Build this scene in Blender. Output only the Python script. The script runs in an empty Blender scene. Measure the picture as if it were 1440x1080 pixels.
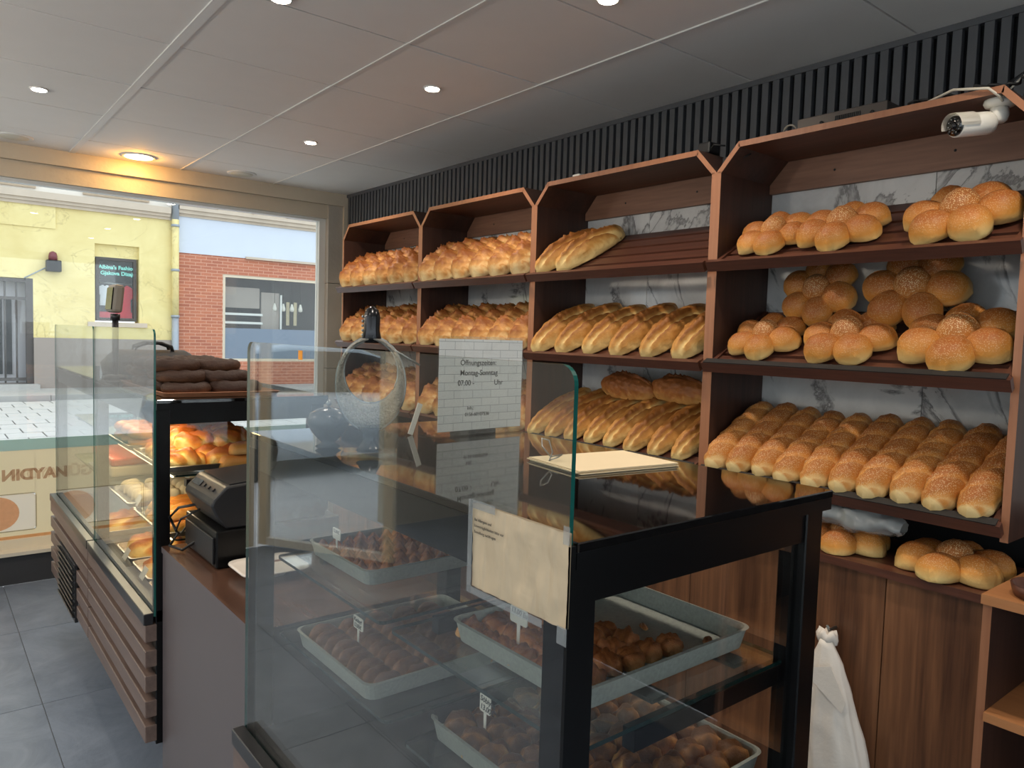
import bpy, bmesh, math, random
from mathutils import Vector, Matrix, noise as mnoise
random.seed(7)
PI = math.pi
scene = bpy.context.scene
COL = scene.collection

# ------------------------------------------------------------------ camera
CAM_H, YAW, PITCH, ROLL, FPX = 1.52, 0.6788, -0.0646, 0.0309, 1044.37
fw = Vector((math.sin(YAW)*math.cos(PITCH), math.cos(YAW)*math.cos(PITCH), math.sin(PITCH)))
rt = Vector((math.cos(YAW), -math.sin(YAW), 0)); up = rt.cross(fw)
r2 = rt*math.cos(ROLL) + up*math.sin(ROLL); u2 = -rt*math.sin(ROLL) + up*math.cos(ROLL)
cd = bpy.data.cameras.new('camera'); cam = bpy.data.objects.new('camera', cd); COL.objects.link(cam)
cd.sensor_width = 36; cd.lens = 36*FPX/1440; cd.clip_start = 0.02; cd.clip_end = 200
cam.matrix_world = Matrix(((r2.x, u2.x, -fw.x, 0), (r2.y, u2.y, -fw.y, 0), (r2.z, u2.z, -fw.z, CAM_H), (0, 0, 0, 1)))
scene.camera = cam

# ------------------------------------------------------------------ world: even overcast sky
w = bpy.data.worlds.new('overcast_sky'); scene.world = w; w.use_nodes = True
bg = w.node_tree.nodes['Background']; bg.inputs[0].default_value = (0.86, 0.93, 1.0, 1); bg.inputs[1].default_value = 1.45
vs = scene.view_settings
vs.view_transform = 'Standard'; vs.look = 'None'; vs.exposure = 0.55; vs.gamma = 1.0; vs.use_curve_mapping = False
try:
    scene.cycles.max_bounces = 10; scene.cycles.transparent_max_bounces = 24
    scene.cycles.caustics_reflective = False; scene.cycles.caustics_refractive = False
    scene.cycles.sample_clamp_indirect = 4.0
except Exception: pass

def portal(name, loc, rot, sx, sy):
    l = bpy.data.lights.new(name, 'AREA'); l.shape = 'RECTANGLE'; l.size = sx; l.size_y = sy
    l.cycles.is_portal = True
    o = bpy.data.objects.new(name, l); o.location = loc; o.rotation_euler = rot; COL.objects.link(o)
portal('sky_portal_street', (0.3, 5.35, 1.3), (-PI/2, 0, 0), 5.2, 2.2)
portal('sky_portal_rear', (0, -2.35, 1.35), (PI/2, 0, 0), 4.8, 2.1)
portal('sky_portal_side', (-2.75, 0.3, 1.35), (0, -PI/2, 0), 2.1, 4.6)
LAMP_W = 8.0
FILL_PEND_W = 20.0  # power of the added globe lamps that fill the room

# ------------------------------------------------------------------ materials
MATS = {}
def nodes_of(name):
    m = bpy.data.materials.new(name); m.use_nodes = True
    MATS[name] = m
    nt = m.node_tree; return m, nt, nt.nodes, nt.links, nt.nodes['Principled BSDF']
def rgb(r, g, b): return (r, g, b, 1)
def srgb(r, g, b):
    f = lambda c: (c/255/12.92 if c/255 <= 0.04045 else ((c/255+0.055)/1.055)**2.4)
    return (f(r), f(g), f(b), 1)
def mixc(nt, fac, a, b, mode='MIX'):
    n = nt.nodes.new('ShaderNodeMix'); n.data_type = 'RGBA'; n.blend_type = mode
    for key, v in ((0, fac), (6, a), (7, b)):
        if hasattr(v, 'node'): nt.links.new(v, n.inputs[key])
        else: n.inputs[key].default_value = v
    return n.outputs[2]
def ramp(nt, fac, stops):
    n = nt.nodes.new('ShaderNodeValToRGB'); cr = n.color_ramp
    while len(cr.elements) > 1: cr.elements.remove(cr.elements[-1])
    cr.elements[0].position, cr.elements[0].color = stops[0]
    for p, c in stops[1:]: cr.elements.new(p).color = c
    nt.links.new(fac, n.inputs[0]); return n.outputs[0]
def tex(nt, kind, scale, stretch=(1, 1, 1), coord='Object', detail=4.0, rough=0.55, distort=0.0):
    tc = nt.nodes.new('ShaderNodeTexCoord'); mp = nt.nodes.new('ShaderNodeMapping'); mp.inputs['Scale'].default_value = stretch
    nt.links.new(tc.outputs[coord], mp.inputs[0]); n = nt.nodes.new('ShaderNodeTex'+kind)
    n.inputs['Scale'].default_value = scale
    for k, v in (('Detail', detail), ('Roughness', rough), ('Distortion', distort)):
        if k in n.inputs and kind == 'Noise': n.inputs[k].default_value = v
    nt.links.new(mp.outputs[0], n.inputs['Vector']); return n
def bump(nt, h, strength, bs, dist=0.01):
    b = nt.nodes.new('ShaderNodeBump'); b.inputs['Strength'].default_value = strength; b.inputs['Distance'].default_value = dist
    nt.links.new(h, b.inputs['Height']); nt.links.new(b.outputs[0], bs.inputs['Normal'])
def plain(name, col, rough=0.5, metal=0.0, var=0.0, vs_=8.0, bmp=0.0, bscale=60, spec=None, coat=0.0):
    m, nt, N, L, bs = nodes_of(name)
    bs.inputs['Roughness'].default_value = rough; bs.inputs['Metallic'].default_value = metal
    if spec is not None: bs.inputs['Specular IOR Level'].default_value = spec
    if coat: bs.inputs['Coat Weight'].default_value = coat; bs.inputs['Coat Roughness'].default_value = 0.08
    t = tex(nt, 'Noise', vs_)
    v = max(var, 0.02)
    c = mixc(nt, t.outputs['Fac'], tuple(x*(1-v) for x in col[:3])+(1,), tuple(min(1, x*(1+v)) for x in col[:3])+(1,))
    L.new(c, bs.inputs['Base Color'])
    if bmp:
        t2 = tex(nt, 'Noise', bscale); bump(nt, t2.outputs['Fac'], bmp, bs)
    return m
def wood(name, dark, light, axis='z', scale=5.0, rough=0.45, contrast=(0.3, 0.7), planks=None):
    m, nt, N, L, bs = nodes_of(name)
    st = {'x': (0.06, 1, 1), 'y': (1, 0.06, 1), 'z': (1, 1, 0.05)}[axis]
    t = tex(nt, 'Noise', scale*4, st, detail=6, distort=0.6); t2 = tex(nt, 'Noise', scale*22, st, detail=3)
    f = mixc(nt, 0.35, t.outputs['Fac'], t2.outputs['Fac'])
    c = ramp(nt, f, [(contrast[0], dark), (contrast[1], light)])
    L.new(c, bs.inputs['Base Color']); bs.inputs['Roughness'].default_value = rough
    bump(nt, t2.outputs['Fac'], 0.08, bs, 0.002)
    return m
def glass(name, tint=(0.95, 0.985, 0.97, 1), rough=0.0, haze=0.0, ior=1.54):
    m = bpy.data.materials.new(name); m.use_nodes = True; MATS[name] = m
    nt = m.node_tree; nt.nodes.clear(); L = nt.links
    out = nt.nodes.new('ShaderNodeOutputMaterial'); tr = nt.nodes.new('ShaderNodeBsdfTransparent'); tr.inputs[0].default_value = tint
    gl = nt.nodes.new('ShaderNodeBsdfGlossy'); gl.inputs['Roughness'].default_value = rough
    fr = nt.nodes.new('ShaderNodeFresnel'); ge = nt.nodes.new('ShaderNodeNewGeometry')
    mr = nt.nodes.new('ShaderNodeMapRange'); mr.inputs[3].default_value = ior; mr.inputs[4].default_value = 1/ior
    L.new(ge.outputs['Backfacing'], mr.inputs[0]); L.new(mr.outputs[0], fr.inputs['IOR'])
    mx = nt.nodes.new('ShaderNodeMixShader'); L.new(fr.outputs[0], mx.inputs[0]); L.new(gl.outputs[0], mx.inputs[2])
    if haze:
        df = nt.nodes.new('ShaderNodeBsdfDiffuse'); df.inputs[0].default_value = (0.8, 0.85, 0.85, 1)
        m2 = nt.nodes.new('ShaderNodeMixShader'); m2.inputs[0].default_value = haze
        L.new(tr.outputs[0], m2.inputs[1]); L.new(df.outputs[0], m2.inputs[2]); L.new(m2.outputs[0], mx.inputs[1])
    else: L.new(tr.outputs[0], mx.inputs[1])
    L.new(mx.outputs[0], out.inputs[0]); return m
def emit(name, col, s):
    m = bpy.data.materials.new(name); m.use_nodes = True; MATS[name] = m
    bs = m.node_tree.nodes['Principled BSDF']; bs.inputs['Base Color'].default_value = col
    bs.inputs['Emission Color'].default_value = col; bs.inputs['Emission Strength'].default_value = s; return m
def bread_mat(name, pale, gold, brown, sesame=0.0, mottle=0.5, rough=0.5, bs_=140, n1s=26, gz=(0.12, 0.45, 0.9), seed_col=(0.80, 0.60, 0.34, 1)):
    """crust baked pale below, golden on the sides and browner on top, with an optional sesame crust"""
    m, nt, N, L, bs = nodes_of(name)
    tc = nt.nodes.new('ShaderNodeTexCoord'); sp = nt.nodes.new('ShaderNodeSeparateXYZ'); L.new(tc.outputs['Generated'], sp.inputs[0])
    oi = nt.nodes.new('ShaderNodeObjectInfo')
    n1 = tex(nt, 'Noise', n1s, detail=5); n2 = tex(nt, 'Noise', bs_, detail=4)
    a = nt.nodes.new('ShaderNodeMath'); a.operation = 'MULTIPLY_ADD'; L.new(n1.outputs['Fac'], a.inputs[0]); a.inputs[1].default_value = mottle
    L.new(sp.outputs[2], a.inputs[2])
    at = nt.nodes.new('ShaderNodeAttribute'); at.attribute_name = 'tone'
    b = nt.nodes.new('ShaderNodeMath'); b.operation = 'ADD'; L.new(a.outputs[0], b.inputs[0]); L.new(at.outputs['Fac'], b.inputs[1])
    r = nt.nodes.new('ShaderNodeMath'); r.operation = 'MULTIPLY_ADD'; L.new(oi.outputs['Random'], r.inputs[0]); r.inputs[1].default_value = 0.2; L.new(b.outputs[0], r.inputs[2])
    s = nt.nodes.new('ShaderNodeMath'); s.operation = 'SUBTRACT'; L.new(r.outputs[0], s.inputs[0]); s.inputs[1].default_value = 0.1+mottle*0.5
    c = ramp(nt, s.outputs[0], [(gz[0], pale), (gz[1], gold), (gz[2], brown)])
    if sesame:
        v = tex(nt, 'Voronoi', 290); cr = ramp(nt, v.outputs['Distance'], [(0.30, (1, 1, 1, 1)), (0.42, (0, 0, 0, 1))])
        lim = nt.nodes.new('ShaderNodeMapRange'); lim.inputs[1].default_value = 0.4; lim.inputs[2].default_value = 0.62; lim.inputs[4].default_value = sesame
        L.new(sp.outputs[2], lim.inputs[0])
        mm = nt.nodes.new('ShaderNodeMath'); mm.operation = 'MULTIPLY'; L.new(cr, mm.inputs[0]); L.new(lim.outputs[0], mm.inputs[1])
        c = mixc(nt, mm.outputs[0], c, seed_col)
        ad = nt.nodes.new('ShaderNodeMath'); ad.operation = 'ADD'; L.new(mm.outputs[0], ad.inputs[0]); L.new(n2.outputs['Fac'], ad.inputs[1])
        bump(nt, ad.outputs[0], 0.5, bs, 0.003)
    else: bump(nt, mixc(nt, 0.5, n2.outputs['Fac'], n1.outputs['Fac']), 0.6, bs, 0.006)
    L.new(c, bs.inputs['Base Color']); bs.inputs['Roughness'].default_value = rough
    bs.inputs['Specular IOR Level'].default_value = 0.35
    return m

plain('ceiling_white', srgb(232, 228, 223), 0.8, var=0.03, bmp=0.06, bscale=180)
plain('ceiling_trim', srgb(224, 222, 218), 0.6)
plain('ceiling_gap', srgb(16, 16, 15), 0.9)
plain('felt_black', srgb(10, 10, 12), 0.95)
plain('slat_grey', srgb(76, 78, 82), 0.55, var=0.08, vs_=14)
plain('plaster_warm', srgb(196, 184, 164), 0.75, var=0.12, vs_=5, bmp=0.2, bscale=40)
plain('plaster_pier', srgb(176, 168, 156), 0.75, var=0.14, vs_=6, bmp=0.2, bscale=40)
plain('wall_paint', srgb(150, 143, 134), 0.7, var=0.05)
plain('frame_white', srgb(226, 226, 222), 0.35)
plain('frame_cream', srgb(214, 203, 180), 0.4)
plain('base_dark', srgb(48, 48, 50), 0.5)
plain('sill_stone', srgb(205, 196, 178), 0.45, var=0.05)
plain('black_metal', srgb(9, 9, 10), 0.3, var=0.05, spec=0.3)
plain('black_matte', srgb(24, 24, 25), 0.6)
plain('rail_metal', srgb(58, 58, 60), 0.3, metal=0.6)
plain('steel', srgb(150, 152, 150), 0.3, metal=0.9)
plain('tray_zinc', srgb(164, 168, 160), 0.45, metal=0.3, var=0.3, vs_=180)
plain('black_plastic', srgb(28, 28, 30), 0.42)
plain('white_plastic', srgb(226, 222, 212), 0.4)
plain('ink', srgb(22, 22, 26), 0.7)
plain('desk_panel', srgb(94, 86, 87), 0.38, var=0.03)
plain('dish_white', srgb(226, 218, 208), 0.25)
plain('cord_black', srgb(16, 16, 16), 0.5)
plain('cord_white', srgb(200, 192, 176), 0.5)
plain('asphalt', srgb(206, 206, 206), 0.9, var=0.1, vs_=20)
plain('paver', srgb(194, 192, 188), 0.85, var=0.1, vs_=6)
plain('kerb_stone', srgb(178, 176, 172), 0.85, var=0.1)
plain('stone_trim', srgb(198, 184, 166), 0.85, var=0.16, vs_=2.5, bmp=0.3, bscale=6)
plain('stone_pale', srgb(224, 218, 208), 0.85, var=0.1, vs_=2)
plain('stone_brown', srgb(178, 160, 138), 0.85, var=0.14, vs_=2)
plain('facade_grey', srgb(160, 150, 142), 0.8, var=0.06, vs_=3)
plain('facade_blue', srgb(206, 214, 226), 0.7, var=0.04, vs_=2)
plain('pipe_zinc', srgb(160, 168, 176), 0.5, metal=0.3)
plain('window_film', srgb(120, 134, 150), 0.4)
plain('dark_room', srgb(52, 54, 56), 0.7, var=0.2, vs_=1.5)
plain('red_cloth', srgb(200, 40, 52), 0.8, var=0.15)
plain('white_cloth', srgb(220, 222, 226), 0.8)
plain('teal_print', srgb(150, 226, 214), 0.5)
plain('iron_gate', srgb(86, 82, 80), 0.6)
plain('door_white', srgb(196, 196, 200), 0.5)
plain('car_paint', srgb(188, 198, 208), 0.25, metal=0.15, coat=1.0)
plain('tyre', srgb(24, 24, 25), 0.8)
plain('red_topping', srgb(206, 72, 40), 0.35, var=0.25, vs_=40, bmp=0.3, bscale=80)
plain('cream_filling', srgb(232, 212, 170), 0.6, var=0.08)
plain('screen_blue', srgb(70, 100, 160), 0.2)
plain('lamp_red', srgb(120, 60, 66), 0.3)
plain('orange_sticker', srgb(236, 150, 30), 0.6)
plain('amp_grey', srgb(74, 68, 64), 0.4, metal=0.4)
plain('pewter', srgb(60, 60, 62), 0.22, metal=0.85)
plain('beads', srgb(170, 166, 156), 0.35, metal=0.6, var=0.5, vs_=260, bmp=1.0, bscale=260)
m, nt, N, L, bs = nodes_of('notice_tan'); bs.inputs['Base Color'].default_value = srgb(190, 172, 144); bs.inputs['Roughness'].default_value = 0.6; bump(nt, tex(nt, 'Noise', 38, (1, 1, .3), detail=1.5, distort=0.2).outputs['Fac'], 0.4, bs, 0.03)
plain('paper_tan', srgb(226, 206, 170), 0.75, var=0.03)
plain('glass_edge', srgb(26, 88, 80), 0.15, spec=0.5); plain('shelf_edge', srgb(14, 40, 38), 0.15, spec=0.5)
plain('glass_edge_pale', srgb(150, 186, 178), 0.15)
plain('bag_white', srgb(228, 220, 210), 0.55, var=0.03, bmp=0.15, bscale=60)
plain('plinth', srgb(30, 28, 28), 0.6)
plain('printed_tan', srgb(200, 186, 150), 0.6)
plain('caulk', srgb(120, 116, 110), 0.8)
wood('cab_inner', srgb(44, 28, 23), srgb(76, 50, 40), 'z', 4, 0.45)
wood('cab_top_wood', srgb(70, 46, 35), srgb(108, 72, 55), 'y', 4, 0.45)
wood('cab_rail', srgb(112, 76, 58), srgb(152, 110, 86), 'y', 4, 0.5)
wood('cab_edge', srgb(140, 90, 63), srgb(164, 112, 80), 'z', 4, 0.45)
wood('shelf_dark', srgb(58, 32, 24), srgb(104, 62, 46), 'y', 5, 0.42)
wood('base_wood', srgb(70, 43, 29), srgb(146, 100, 68), 'z', 3.2, 0.42, (0.34, 0.68))
wood('shelf_light', srgb(156, 102, 62), srgb(188, 130, 84), 'y', 3, 0.45)
wood('front_slat_wood', srgb(92, 76, 70), srgb(122, 102, 92), 'y', 4, 0.42)
wood('desk_top', srgb(62, 42, 34), srgb(98, 70, 56), 'y', 6, 0.22)
glass('clear_glass', (0.985, 0.99, 0.987, 1))
glass('counter_glass', (0.965, 0.985, 0.975, 1)); glass('front_pane_glass', (0.965, 0.985, 0.975, 1), 0.0, 0.008, 1.9)
glass('window_glass', (0.97, 0.985, 0.98, 1))
glass('plastic_film', (0.86, 0.87, 0.88, 1), 0.18, 0.14); glass('bag_film', (0.8, 0.8, 0.82, 1), 0.15, 0.3)
glass('vase_glass', (0.86, 0.92, 0.92, 1), 0.02, 0.05)
emit('spot_warm', (1, 0.86, 0.66, 1), 30); emit('spot_amber', (1, 0.70, 0.32, 1), 26); emit('led_warm', (1, 0.80, 0.5, 1), 2.5)
film('globe_glass_', (1, 1, 1, 1)) if 0 else glass('globe_glass', (1, .98, .95, 1), 0.3)
plain('lamp_dead', srgb(206, 200, 184), 0.4)

# black glossy glass top of the counters
m, nt, N, L, bs = nodes_of('top_black'); bs.inputs['Base Color'].default_value = srgb(14, 12, 12); bs.inputs['Roughness'].default_value = 0.03
bs.inputs['Specular IOR Level'].default_value = 0.9; bs.inputs['IOR'].default_value = 1.6
# marble
m, nt, N, L, bs = nodes_of('marble')
n1 = tex(nt, 'Noise', 1.6, (1, 1, 1.2), detail=8, rough=0.62, distort=1.4); n2 = tex(nt, 'Noise', 3.1, (1, 1.3, 1), detail=8, rough=0.65, distort=1.0)
v1 = ramp(nt, n1.outputs['Fac'], [(0.465, (0, 0, 0, 1)), (0.5, (1, 1, 1, 1)), (0.515, (0, 0, 0, 1))])
v2 = ramp(nt, n2.outputs['Fac'], [(0.4, (0, 0, 0, 1)), (0.7, (1, 1, 1, 1))])
c = mixc(nt, v2, srgb(214, 213, 210), srgb(186, 185, 183)); c = mixc(nt, v1, c, srgb(118, 116, 116)); L.new(c, bs.inputs['Base Color']); bs.inputs['Roughness'].default_value = 0.12
# slate floor tile
m, nt, N, L, bs = nodes_of('floor_slate')
n1 = tex(nt, 'Noise', 3.5, (1, 1, 1), detail=8, rough=0.7, distort=0.8); n2 = tex(nt, 'Noise', 38, (1, 0.5, 1), detail=6)
c = ramp(nt, n1.outputs['Fac'], [(0.3, srgb(88, 98, 112)), (0.7, srgb(124, 134, 149))]); L.new(c, bs.inputs['Base Color']); bs.inputs['Roughness'].default_value = 0.42; bump(nt, n2.outputs['Fac'], 0.25, bs, 0.004)
plain('grout', srgb(150, 150, 150), 0.9)
# old yellow render of the house across the street
m, nt, N, L, bs = nodes_of('facade_yellow')
n1 = tex(nt, 'Noise', 0.9, detail=8, rough=0.7, distort=0.6); n2 = tex(nt, 'Noise', 0.55, detail=9, rough=0.6, distort=2.0)
c = ramp(nt, n1.outputs['Fac'], [(0.3, srgb(222, 204, 140)), (0.7, srgb(240, 226, 166))])
crk = ramp(nt, n2.outputs['Fac'], [(0.494, (0, 0, 0, 1)), (0.5, (0.6, 0.6, 0.6, 1)), (0.506, (0, 0, 0, 1))]); c = mixc(nt, crk, c, srgb(170, 152, 104)); L.new(c, bs.inputs['Base Color']); bs.inputs['Roughness'].default_value = 0.85
# brick facade (4 px courses) and the white brick print of the sign
def brickmat(name, c1, c2, mortar, scale, bw, rh, ms, axes, rough=0.8):
    m, nt, N, L, bs = nodes_of(name)
    tc = nt.nodes.new('ShaderNodeTexCoord'); sp = nt.nodes.new('ShaderNodeSeparateXYZ'); cb = nt.nodes.new('ShaderNodeCombineXYZ')
    L.new(tc.outputs['Object'], sp.inputs[0]); L.new(sp.outputs[axes[0]], cb.inputs[0]); L.new(sp.outputs[axes[1]], cb.inputs[1])
    b = nt.nodes.new('ShaderNodeTexBrick'); L.new(cb.outputs[0], b.inputs['Vector'])
    b.inputs['Color1'].default_value = c1; b.inputs['Color2'].default_value = c2; b.inputs['Mortar'].default_value = mortar
    b.inputs['Scale'].default_value = scale; b.inputs['Brick Width'].default_value = bw; b.inputs['Row Height'].default_value = rh; b.inputs['Mortar Size'].default_value = ms
    L.new(b.outputs['Color'], bs.inputs['Base Color']); bs.inputs['Roughness'].default_value = rough
brickmat('facade_brick', srgb(190, 120, 92), srgb(172, 106, 84), srgb(202, 150, 126), 1.0, 0.27, 0.082, 0.010, (0, 2))
brickmat('sign_print', srgb(236, 236, 234), srgb(228, 230, 230), srgb(168, 172, 174), 1.0, 0.052, 0.0175, 0.0006, (0, 2), 0.5)
# translucent printed window film
def film(name, col, t=0.5):
    m = bpy.data.materials.new(name); m.use_nodes = True; MATS[name] = m; nt = m.node_tree; nt.nodes.clear()
    out = nt.nodes.new('ShaderNodeOutputMaterial'); d = nt.nodes.new('ShaderNodeBsdfDiffuse'); d.inputs[0].default_value = col
    tr = nt.nodes.new('ShaderNodeBsdfTranslucent'); tr.inputs[0].default_value = col; mx = nt.nodes.new('ShaderNodeMixShader'); mx.inputs[0].default_value = t
    nt.links.new(d.outputs[0], mx.inputs[1]); nt.links.new(tr.outputs[0], mx.inputs[2]); nt.links.new(mx.outputs[0], out.inputs[0])
film('film_beige', srgb(238, 229, 206), 0.62); film('film_teal', srgb(192, 214, 208)); film('film_card', srgb(252, 248, 240), 0.6); film('film_letter', srgb(196, 170, 158)); film('film_pizza', srgb(234, 188, 156)); film('film_line', srgb(150, 142, 122))
def tint(name, col):
    m = bpy.data.materials.new(name); m.use_nodes = True; MATS[name] = m; nt = m.node_tree; nt.nodes.clear()
    out = nt.nodes.new('ShaderNodeOutputMaterial'); tr = nt.nodes.new('ShaderNodeBsdfTransparent')
    n = tex(nt, 'Noise', 45, detail=3); c = mixc(nt, n.outputs['Fac'], tuple(x*.93 for x in col[:3])+(1,), col); nt.links.new(c, tr.inputs[0]); nt.links.new(tr.outputs[0], out.inputs[0])
tint('film_letter', (.86, .76, .72, 1)); tint('film_letter_fill', (.99, .95, .93, 1)); tint('film_pizza', (.97, .80, .68, 1)); tint('film_line', (.82, .80, .76, 1))
# breads
bread_mat('loaf_gold', srgb(236, 208, 152), srgb(206, 150, 84), srgb(146, 84, 38), mottle=0.6)
bread_mat('batard_gold', srgb(232, 200, 134), srgb(198, 144, 74), srgb(144, 88, 38), mottle=0.45)
bread_mat('batard_dark', srgb(206, 156, 90), srgb(168, 104, 52), srgb(120, 68, 34), mottle=0.4)
bread_mat('sesame_loaf', srgb(236, 204, 142), srgb(206, 140, 66), srgb(158, 92, 40), sesame=0.5, mottle=0.35)
bread_mat('bun_gold', srgb(240, 208, 138), srgb(212, 146, 66), srgb(160, 92, 38), sesame=0.35, mottle=0.3)
bread_mat('bun_sesame', srgb(226, 180, 108), srgb(196, 130, 62), srgb(158, 96, 46), sesame=0.95, mottle=0.3)
bread_mat('simit_dark', srgb(104, 68, 46), srgb(66, 42, 30), srgb(46, 28, 21), mottle=0.5, rough=0.65)
bread_mat('pastry_gold', srgb(250, 214, 130), srgb(238, 164, 66), srgb(186, 98, 36), mottle=0.7, rough=0.35)
bread_mat('stick_gold', srgb(246, 206, 124), srgb(232, 166, 72), srgb(196, 118, 48), mottle=0.6, rough=0.4)
bread_mat('kadayif', srgb(214, 168, 128), srgb(174, 124, 90), srgb(124, 80, 55), mottle=0.6, rough=0.6, bs_=420, n1s=90)
bread_mat('baklava', srgb(236, 174, 108), srgb(204, 128, 70), srgb(142, 80, 40), mottle=0.6, rough=0.25, bs_=420, n1s=90)
bread_mat('baklava_dark', srgb(220, 174, 112), srgb(160, 108, 60), srgb(98, 62, 34), mottle=0.8, rough=0.3, bs_=420, n1s=90)
bread_mat('wrap_gold', srgb(228, 180, 110), srgb(214, 150, 76), srgb(190, 122, 58), mottle=0.3)
M = MATS

# ------------------------------------------------------------------ mesh helpers
def tag(o, label=None, cat=None, group=None, kind=None):
    for k, v in (('label', label), ('category', cat), ('group', group), ('kind', kind)):
        if v: o[k] = v
    return o
WLOC = {}
def thing(name, loc, label=None, cat=None, group=None, kind=None):
    o = bpy.data.objects.new(name, None); COL.objects.link(o); o.location = loc; o.empty_display_size = 0.05
    WLOC[o] = Vector(loc); return tag(o, label, cat, group, kind)
class MB:
    def __init__(s): s.v = []; s.f = []; s.m = []; s.sm = []; s.tone = []
    def add(s, vs_, fs, mi=0, smooth=False, tone=None):
        b = len(s.v); s.v += [tuple(p) for p in vs_]
        s.tone += list(tone) if tone else [0.0]*len(vs_)
        for f in fs: s.f.append(tuple(i+b for i in f)); s.m.append(mi); s.sm.append(smooth)
        return s
    def box(s, x0, x1, y0, y1, z0, z1, mi=0):
        V = [(x, y, z) for x in (x0, x1) for y in (y0, y1) for z in (z0, z1)]
        return s.add(V, [(0, 1, 3, 2), (4, 6, 7, 5), (0, 4, 5, 1), (2, 3, 7, 6), (0, 2, 6, 4), (1, 5, 7, 3)], mi)
    def obox(s, c, sx, sy, sz, R, mi=0):
        V = [Vector(c)+R @ Vector((x*sx/2, y*sy/2, z*sz/2)) for x in (-1, 1) for y in (-1, 1) for z in (-1, 1)]
        return s.add(V, [(0, 1, 3, 2), (4, 6, 7, 5), (0, 4, 5, 1), (2, 3, 7, 6), (0, 2, 6, 4), (1, 5, 7, 3)], mi)
    def prism(s, poly, axis, a, b, mi=0):
        def P(p, t): return {'x': (t, p[0], p[1]), 'y': (p[0], t, p[1]), 'z': (p[0], p[1], t)}[axis]
        n = len(poly); V = [P(p, a) for p in poly]+[P(p, b) for p in poly]
        F = [tuple(range(n))[::-1], tuple(range(n, 2*n))]+[(i, (i+1) % n, n+(i+1) % n, n+i) for i in range(n)]
        return s.add(V, F, mi)
    def tube(s, pts, r, n=8, mi=0, cap=True):
        pts = [Vector(p) for p in pts]; rs = r if isinstance(r, (list, tuple)) else [r]*len(pts); V = []
        for i, p in enumerate(pts):
            t = (pts[min(i+1, len(pts)-1)]-pts[max(i-1, 0)]).normalized()
            a = Vector((0, 0, 1)) if abs(t.z) < 0.9 else Vector((1, 0, 0)); u = t.cross(a).normalized(); v = t.cross(u)
            V += [p+(u*math.cos(2*PI*k/n)+v*math.sin(2*PI*k/n))*rs[i] for k in range(n)]
        F = [(i*n+k, i*n+(k+1) % n, (i+1)*n+(k+1) % n, (i+1)*n+k) for i in range(len(pts)-1) for k in range(n)]
        if cap: F += [tuple(range(n))[::-1], tuple(range((len(pts)-1)*n, len(pts)*n))]
        return s.add(V, F, mi, True)
    def lathe(s, prof, c=(0, 0, 0), n=20, mi=0, R=None, smooth=True):
        V = []
        for r, z in prof:
            for k in range(n):
                p = Vector((r*math.cos(2*PI*k/n), r*math.sin(2*PI*k/n), z)); V.append(Vector(c)+(R @ p if R else p))
        F = [(i*n+k, i*n+(k+1) % n, (i+1)*n+(k+1) % n, (i+1)*n+k) for i in range(len(prof)-1) for k in range(n)]
        F += [tuple(range(n))[::-1], tuple(range((len(prof)-1)*n, len(prof)*n))]
        return s.add(V, F, mi, smooth)
    def rings(s, rs, mi=0, smooth=False, cap=(True, True)):
        n = len(rs[0]); V = [p for r in rs for p in r]
        F = [(i*n+k, i*n+(k+1) % n, (i+1)*n+(k+1) % n, (i+1)*n+k) for i in range(len(rs)-1) for k in range(n)]
        if cap[0]: F.append(tuple(range(n))[::-1])
        if cap[1]: F.append(tuple(range((len(rs)-1)*n, len(rs)*n)))
        return s.add(V, F, mi, smooth)
    def mesh(s, name, mats, off=(0, 0, 0), bevel=0.0, fm=None, seg=2):
        me = bpy.data.meshes.new(name); o = Vector(off)
        me.from_pydata([tuple(Vector(p)-o) for p in s.v], [], s.f)
        mats = mats if isinstance(mats, (list, tuple)) else [mats]
        for k in mats: me.materials.append(M[k] if isinstance(k, str) else k)
        for p, mi, sm in zip(me.polygons, s.m, s.sm): p.material_index = mi; p.use_smooth = sm
        if any(s.tone):
            at = me.attributes.new('tone', 'FLOAT', 'POINT'); at.data.foreach_set('value', s.tone)
        bm = bmesh.new(); bm.from_mesh(me); bmesh.ops.recalc_face_normals(bm, faces=bm.faces)
        if fm:
            for f in bm.faces: f.material_index = fm(f.normal, f.calc_center_median()+o)
        if bevel: bmesh.ops.bevel(bm, geom=[e for e in bm.edges if len(e.link_faces) == 2 and e.calc_face_angle(0) > 0.5], offset=bevel, segments=seg, affect='EDGES', profile=0.5)
        bm.to_mesh(me); bm.free(); return me
    def build(s, name, mats, parent=None, bevel=0.0, fm=None, local=False, seg=2):
        """link as one mesh object; its origin sits at the bottom centre of its box"""
        if local: off = Vector((0, 0, 0))
        else:
            lo = [min(p[i] for p in s.v) for i in range(3)]; hi = [max(p[i] for p in s.v) for i in range(3)]
            off = Vector(((lo[0]+hi[0])/2, (lo[1]+hi[1])/2, lo[2]))
        o = bpy.data.objects.new(name, s.mesh(name, mats, off, bevel, fm, seg)); COL.objects.link(o)
        o.location = off; WLOC[o] = off
        if parent is not None:
            o.parent = parent; o.location = off-(WLOC[parent] if not local else Vector((0, 0, 0)))
        return o
def link(o, parent=None):
    COL.objects.link(o)
    if parent is not None: o.parent = parent
    return o
def copy_tree(o, parent=None):
    c = o.copy(); link(c, parent)
    if parent is not None: c.matrix_parent_inverse = o.matrix_parent_inverse.copy()
    for ch in list(o.children): copy_tree(ch, c)
    return c
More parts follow.
